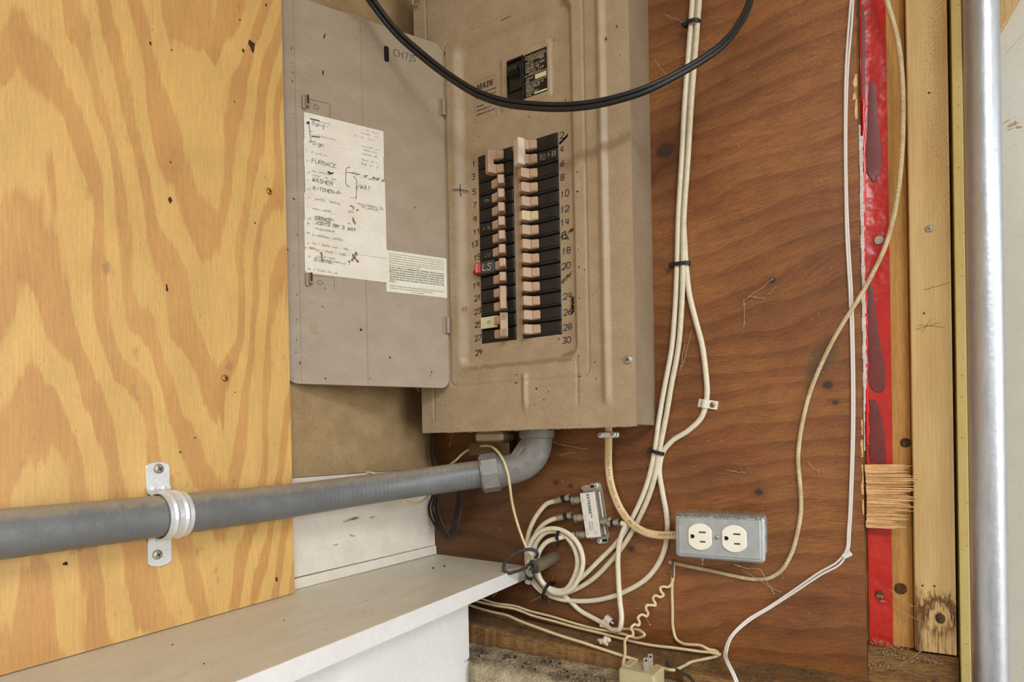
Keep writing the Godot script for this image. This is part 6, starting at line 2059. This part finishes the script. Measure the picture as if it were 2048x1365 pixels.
	for k in 4:
		var dx := k * 4.0
		var dz := 0.016 + 0.003 * k
		g.tube(way([[864 + dx * 0.3, 866, dz], [862 + dx * 0.2, 905, dz], [866 + dx * 0.6, 935, dz], [866 + dx, 985, dz], [858 + dx * 1.6, 1020, dz + 0.002], [866 + dx * 1.5, 1045, dz], [880 + dx * 1.2, 1064, dz], [896 + dx * 0.4, 1076, dz]], 7), 0.0021, 8)
		g.tube(way([[890 + dx * 0.4, 1075, dz], [902 + dx * 1.0, 1063, dz], [909 + dx * 0.8, 1040, dz], [913 + dx * 0.8, 1010, dz], [917 + dx * 0.6, 985, dz], [921 + dx, 960, dz]], 7), 0.0021, 8)
	put("strand", g, M.old_cord, o)

func build_extras() -> void:
	# grey twist tie ring and the peg it hangs from
	var o := thing("wall_peg", "stubby grey-brown peg sticking out of the wall through the coax coil", "peg", pz(1112, 1112, 0.0))
	var a := pz(1111, 1114, -0.002)
	var b := pz(1070, 1136, 0.046)
	var g := Geo.new()
	g.lathe(along(a, b - a), [Vector2(0.0097, 0), Vector2(0.0098, 0.001), Vector2(0.0094, (b - a).length() - 0.001), Vector2(0.0070, (b - a).length()), Vector2(0.0001, (b - a).length())], 24)
	put("peg", g, M.peg_grey, o)
	o = thing("twist_tie", "dark grey rubber twist tie bent in a loop at the end of the ledge", "tie", pz(1040, 1140, 0.03))
	g = Geo.new()
	g.tube(way([[1072, 1116, .040], [1075, 1108, .044], [1068, 1101, .050], [1052, 1100, .056], [1030, 1108, .060], [1013, 1123, .060], [1007, 1137, .058], [1013, 1146, .056], [1032, 1144, .054], [1050, 1137, .052], [1060, 1130, .052], [1070, 1134, .050], [1072, 1142, .046], [1066, 1146, .042]], 9), 0.0026, 10)
	put("cord", g, M.rubber_grey, o)
	g = Geo.new()
	g.tube(way([[1060, 1128, .054], [1066, 1124, .057], [1071, 1130, .057], [1067, 1140, .055], [1060, 1138, .054]], 7), 0.0028, 8)
	put("knot", g, M.rubber_grey, o)
	# transformer box under the panel
	o = thing("bell_transformer", "small tan transformer with a dark flange half hidden behind the elbow under the panel", "transformer", Vector3(0.145, 1.315, 0.02))
	g = Geo.new()
	g.box(Transform3D(Basis(), Vector3(0.1405, 1.3600, 0.0215)), Vector3(0.052, 0.0165, 0.040), 0.004)
	g.box(Transform3D(Basis(), Vector3(0.1400, 1.3230, 0.0190)), Vector3(0.050, 0.018, 0.034), 0.003)
	put("casing", g, M.xfmr_tan, o)
	g = Geo.new()
	g.box(Transform3D(Basis(), Vector3(0.1430, 1.3420, 0.0235)), Vector3(0.074, 0.0200, 0.044), 0.001)
	put("core", g, M.xfmr_steel, o, "dark steel core")
	# sill plate
	g = Geo.new()
	var top := PackedVector3Array()
	var rows := []
	var nz := fnl(401, 30.0, 3)
	for i in 110:
		var x := lerpf(-0.01, 0.6435, i / 109.0)
		var yt := lerpf(1.0725, 1.0600, clampf((x - 0.06) / 0.33, 0.0, 1.0))
		var zf := 0.0685 + 0.0022 * nz.get_noise_2d(x * 2.0, 1.0)
		if x > 0.43: zf += 0.010 * smoothstep(0.43, 0.45, x)
		var yb := 1.0425
		var row := PackedVector3Array([Vector3(x, yb, -0.012), Vector3(x, yt + 0.0010 * nz.get_noise_2d(x, 0.0), -0.012), Vector3(x, yt + 0.0014 * nz.get_noise_2d(x, 0.4), 0.02), Vector3(x, yt + 0.0016 * nz.get_noise_2d(x, 0.8), zf - 0.006), Vector3(x, yt - 0.0008 - 0.0008 * absf(nz.get_noise_2d(x, 2.0)), zf - 0.002), Vector3(x, yt - 0.0036, zf), Vector3(x, yb + 0.006, zf + 0.0012), Vector3(x, yb, zf + 0.0012)])
		rows.append(row)
	g.rings(rows, true, false, true)
	o = put("sill_plate", g, M.old_sill)
	tag(o, "old weathered timber sill plate lying on the concrete footing below the brown sheathing", "sill")
	# plug-in adapter
	var az := 0.1080
	var pl := pz(1236, 1331, az + 0.014)
	var ay := pl.y
	o = thing("power_adapter", "beige plug-in power adapter lying on the sill with its two prongs up", "adapter", Vector3(0.395, ay - 0.045, az))
	var hull := [pyy(1234, 1338, ay), pyy(1306, 1354, ay), pyy(1331, 1336, ay), pyy(1262, 1317, ay)]
	g = Geo.new()
	var cx: Vector3 = (hull[0] + hull[1] + hull[2] + hull[3]) * 0.25
	var dirx: Vector3 = (hull[1] - hull[0]).normalized()
	var dirz: Vector3 = dirx.cross(Vector3.UP).normalized()
	var wx: float = hull[0].distance_to(hull[1])
	var wz: float = hull[1].distance_to(hull[2])
	var bs := Basis(dirx, Vector3.UP, dirz)
	g.box(Transform3D(bs, Vector3(cx.x, ay - 0.0165, cx.z)), Vector3(wx, 0.033, wz), 0.0022)
	put("housing", g, M.adapter, o)
	g = Geo.new()
	g.box(Transform3D(bs, Vector3(cx.x, ay + 0.0007, cx.z)) * Transform3D(Basis(), Vector3(-wx * 0.36, 0, wz * 0.12 * -1.0)), Vector3(wx * 0.22, 0.0030, wz * 0.7), 0.0010)
	put("cord_cap", g, M.adapter, o)
	var prong_at := [[1292, 1342, 1292, 1316], [1301, 1334, 1301, 1308]]
	for k in prong_at:
		var q := pyy(k[0], k[1], ay)
		g = Geo.new()
		var pb := Basis(Vector3.UP, 0.55)
		g.box(Transform3D(pb, q + Vector3(0, 0.0075, 0)), Vector3(0.0063, 0.0165, 0.0016), 0.0004)
		var pr := put("prong", g, M.zinc_dull, o)
		g = Geo.new()
		g.lathe(along(q + Vector3(0, 0.0125, 0) + pb.z * 0.0006, pb.z), [Vector2(0.0014, 0), Vector2(0.0014, 0.0004), Vector2(0.0001, 0.0004)], 12)
		put("prong_hole", g, M.hole, pr)
	# lump of foam
	g = Geo.new()
	for k in [[1210, 1283, 9], [1203, 1284, 7], [1217, 1281, 6.5], [1211, 1278, 6], [1198, 1281, 3.5], [1213, 1289, 5]]:
		var p := pz(k[0], k[1], 0.058)
		var rr: float = k[2] * 0.00056
		var rr2 := []
		for i in 9:
			var an := PI * i / 8.0
			var ring := PackedVector3Array()
			for j in 12:
				ring.append(p + Vector3(cos(TAU * j / 12.0) * sin(an), -cos(an), sin(TAU * j / 12.0) * sin(an)) * rr * rng.randf_range(0.85, 1.12))
			rr2.append(ring)
		g.rings(rr2, true, true, false)
	o = put("foam_lump", g, M.foam)
	tag(o, "small white crumbly lump lying on the sill plate", "lump")

func crumbs(called: String, label: String, spots: Array, m: Material, count: int, size: float, cat := "dust") -> void:
	# [x, y, z, spread x, spread y, spread z] clusters of tiny angular grains
	var base := Geo.new()
	base.box(Transform3D(Basis(), Vector3.ZERO), Vector3(1.0, 0.55, 0.75), 0.25)
	var mesh := base.mesh()
	mesh.surface_set_material(0, m)
	var mm := MultiMesh.new()
	mm.transform_format = MultiMesh.TRANSFORM_3D
	mm.mesh = mesh
	mm.instance_count = count
	for i in count:
		var s: Array = spots[i % spots.size()]
		var p := Vector3(s[0] + rng.randfn(0, 1) * s[3], s[1] + absf(rng.randfn(0, 1)) * s[4], s[2] + rng.randfn(0, 1) * s[5])
		var b := Basis.from_euler(Vector3(rng.randf() * 6, rng.randf() * 6, rng.randf() * 6)).scaled(Vector3.ONE * size * rng.randf_range(0.35, 1.3))
		mm.set_instance_transform(i, Transform3D(b, p))
	var o := MultiMeshInstance3D.new()
	o.multimesh = mm
	o.name = numbered(called)
	add_child(o)
	tag(o, label, cat, "", "stuff")

func build_debris() -> void:
	var spots := []
	for i in 40:
		spots.append([lerpf(0.10, 0.39, i / 39.0), PY0 - 0.0012, 0.0902, 0.006, 0.0009, 0.0006])
	crumbs("dust_fringe", "fringe of dust and lint along the bottom edge of the panel", spots, M.crumb, 420, 0.0011)
	spots = []
	for i in 30:
		for q in 3:
			var lx := lerpf(0.135, 0.305, i / 29.0)
			var ly := 1.4600 + 0.0020 * q + 0.0012 * sin(i * 1.3)
			spots.append([lx, ly, cover_height(lx, ly) + 0.0004, 0.004, 0.0010, 0.0002])
	for i in 8:
		var lx2 := 0.292 + 0.002 * i
		spots.append([lx2, 1.467 + 0.0006 * i, cover_height(lx2, 1.467 + 0.0006 * i) + 0.0004, 0.002, 0.0020, 0.0002])
	crumbs("ledge_dust", "line of tan dust on the lower lip of the panel recess", spots, M.crumb, 2200, 0.0008)
	spots = []
	for i in 50:
		var x := lerpf(0.09, 0.63, i / 49.0)
		spots.append([x, lerpf(1.0730, 1.0605, clampf((x - 0.06) / 0.33, 0, 1)), rng.randf_range(0.004, 0.064), 0.012, 0.0006, 0.008])
	crumbs("sill_dirt", "grainy dirt and dead leaf bits covering the top of the sill plate", spots, M.dirt, 3600, 0.0016, "dirt")
	spots = []
	for i in 40:
		spots.append([lerpf(0.13, 0.36, rng.randf()), 1.0432, rng.randf_range(0.078, 0.134), 0.008, 0.0006, 0.006])
	crumbs("footing_dirt", "grey-brown grit scattered on the concrete footing", spots, M.dirt, 2600, 0.0013, "dirt")
	spots = []
	for k in 30:
		spots.append([lerpf(0.15, 0.33, rng.randf()), 1.0440, rng.randf_range(0.085, 0.132), 0.004, 0.0004, 0.004])
	crumbs("droppings", "small black droppings on the concrete footing", spots, M.crumb_dark, 34, 0.0036, "droppings")
	spots = []
	for k in [[1760, 1290], [1775, 1310], [1800, 1318], [1830, 1330], [1750, 1335], [1870, 1330], [1790, 1340], [1790, 1300]]:
		var p := pz(k[0], k[1], -0.001)
		spots.append([p.x, p.y, p.z, 0.006, 0.003, 0.002])
	for k in [[1760, 1195], [1765, 1205]]:
		var p := pz(k[0], k[1], -0.010)
		spots.append([p.x, p.y, p.z, 0.0015, 0.001, 0.0008])
	crumbs("web_litter", "tangle of webbed litter under the studs and the tape foot", spots, M.crumb, 700, 0.0014, "debris")
	# cobweb threads
	var g := Geo.new()
	for k in [[845, 782, .075, 862, 800, .07], [855, 795, .072, 861, 818, .07], [830, 776, .10, 848, 784, .08], [678, 772, .21, 700, 778, .19], [905, 868, .03, 898, 895, .02], [1105, 885, .02, 1175, 900, .006], [1120, 910, .01, 1150, 905, .006], [1545, 560, .003, 1490, 600, .003], [1490, 600, .003, 1488, 655, .003], [1383, 660, .003, 1365, 735, .004], [1370, 690, .005, 1360, 740, .004], [1500, 592, .003, 1530, 596, .003], [1535, 590, .003, 1550, 575, .003], [1330, 30, .006, 1380, 45, .006], [1310, 120, .006, 1345, 165, .004], [1485, 1140, .008, 1560, 1185, .003], [1405, 1105, .047, 1405, 1130, .040], [1468, 1130, .044, 1520, 1140, .010], [1520, 1140, .010, 1550, 1190, .003], [680, 10, .22, 655, 2, .23], [705, 30, .21, 726, 37, .20], [1290, 1230, .02, 1300, 1250, .012], [1780, 1180, -.01, 1830, 1215, .0], [1790, 1215, -.01, 1840, 1240, .0], [1800, 1330, 0., 1860, 1290, .0], [1450, 940, .002, 1490, 945, .002], [1615, 925, .002, 1640, 945, .002], [1100, 1180, .03, 1060, 1205, .01], [1010, 1170, .012, 985, 1195, .012]]:
		var a := pz(k[0], k[1], k[2])
		var b := pz(k[3], k[4], k[5])
		var pts := PackedVector3Array()
		for i in 7:
			var f := i / 6.0
			pts.append(a.lerp(b, f) + Vector3(rng.randfn(0, 0.0007), -0.004 * f * (1.0 - f) + rng.randfn(0, 0.0007), rng.randf() * 0.0006))
		g.tube(pts, 0.00032, 4)
		for i in 5:
			var p := pts[rng.randi_range(0, 6)]
			g.box(Transform3D(Basis.from_euler(Vector3(rng.randf() * 3, rng.randf() * 3, 0)), p), Vector3(0.0016, 0.0010, 0.0010) * rng.randf_range(0.3, 1.2))
	for k in 70:
		var p := pz(rng.randf_range(1320, 1700), rng.randf_range(60, 1250), 0.0006)
		g.box(Transform3D(Basis(Vector3.BACK, rng.randf() * 3.0), p), Vector3(0.0026 * rng.randf_range(0.2, 1.2), 0.0005, 0.0004))
	for k in 40:
		var p := pz(rng.randf_range(950, 1330), rng.randf_range(900, 1220), 0.0006)
		g.box(Transform3D(Basis(Vector3.BACK, rng.randf() * 3.0), p), Vector3(0.0022 * rng.randf_range(0.2, 1.2), 0.0006, 0.0004))
	var o := put("cobweb", g, M.web)
	tag(o, "wisps of cobweb and lint clinging to the brown wall, the cables and the panel", "cobweb", "", "stuff")

func build_lights() -> void:
	# daylight panel under the garage ceiling and the open doorway behind
	var at := LAMP_AT
	var o := thing("ceiling_lamp", "flat white lamp panel under the garage ceiling, out of view", "lamp", at)
	var g := Geo.new()
	g.ab(at + Vector3(-0.62, 0.0, -0.42), at + Vector3(0.62, 0.035, 0.42), 0.004)
	put("housing", g, M.room_white, o)
	g = Geo.new()
	g.ab(at + Vector3(-0.58, -0.006, -0.38), at + Vector3(0.58, 0.0, 0.38))
	var lm := mat("lamp_glow", Color(1, 0.98, 0.95), 0.5)
	lm.emission_enabled = true
	lm.emission = Color(1.0, 0.97, 0.92)
	lm.emission_energy_multiplier = 1.0
	put("lamp_diffuser", g, lm, o)
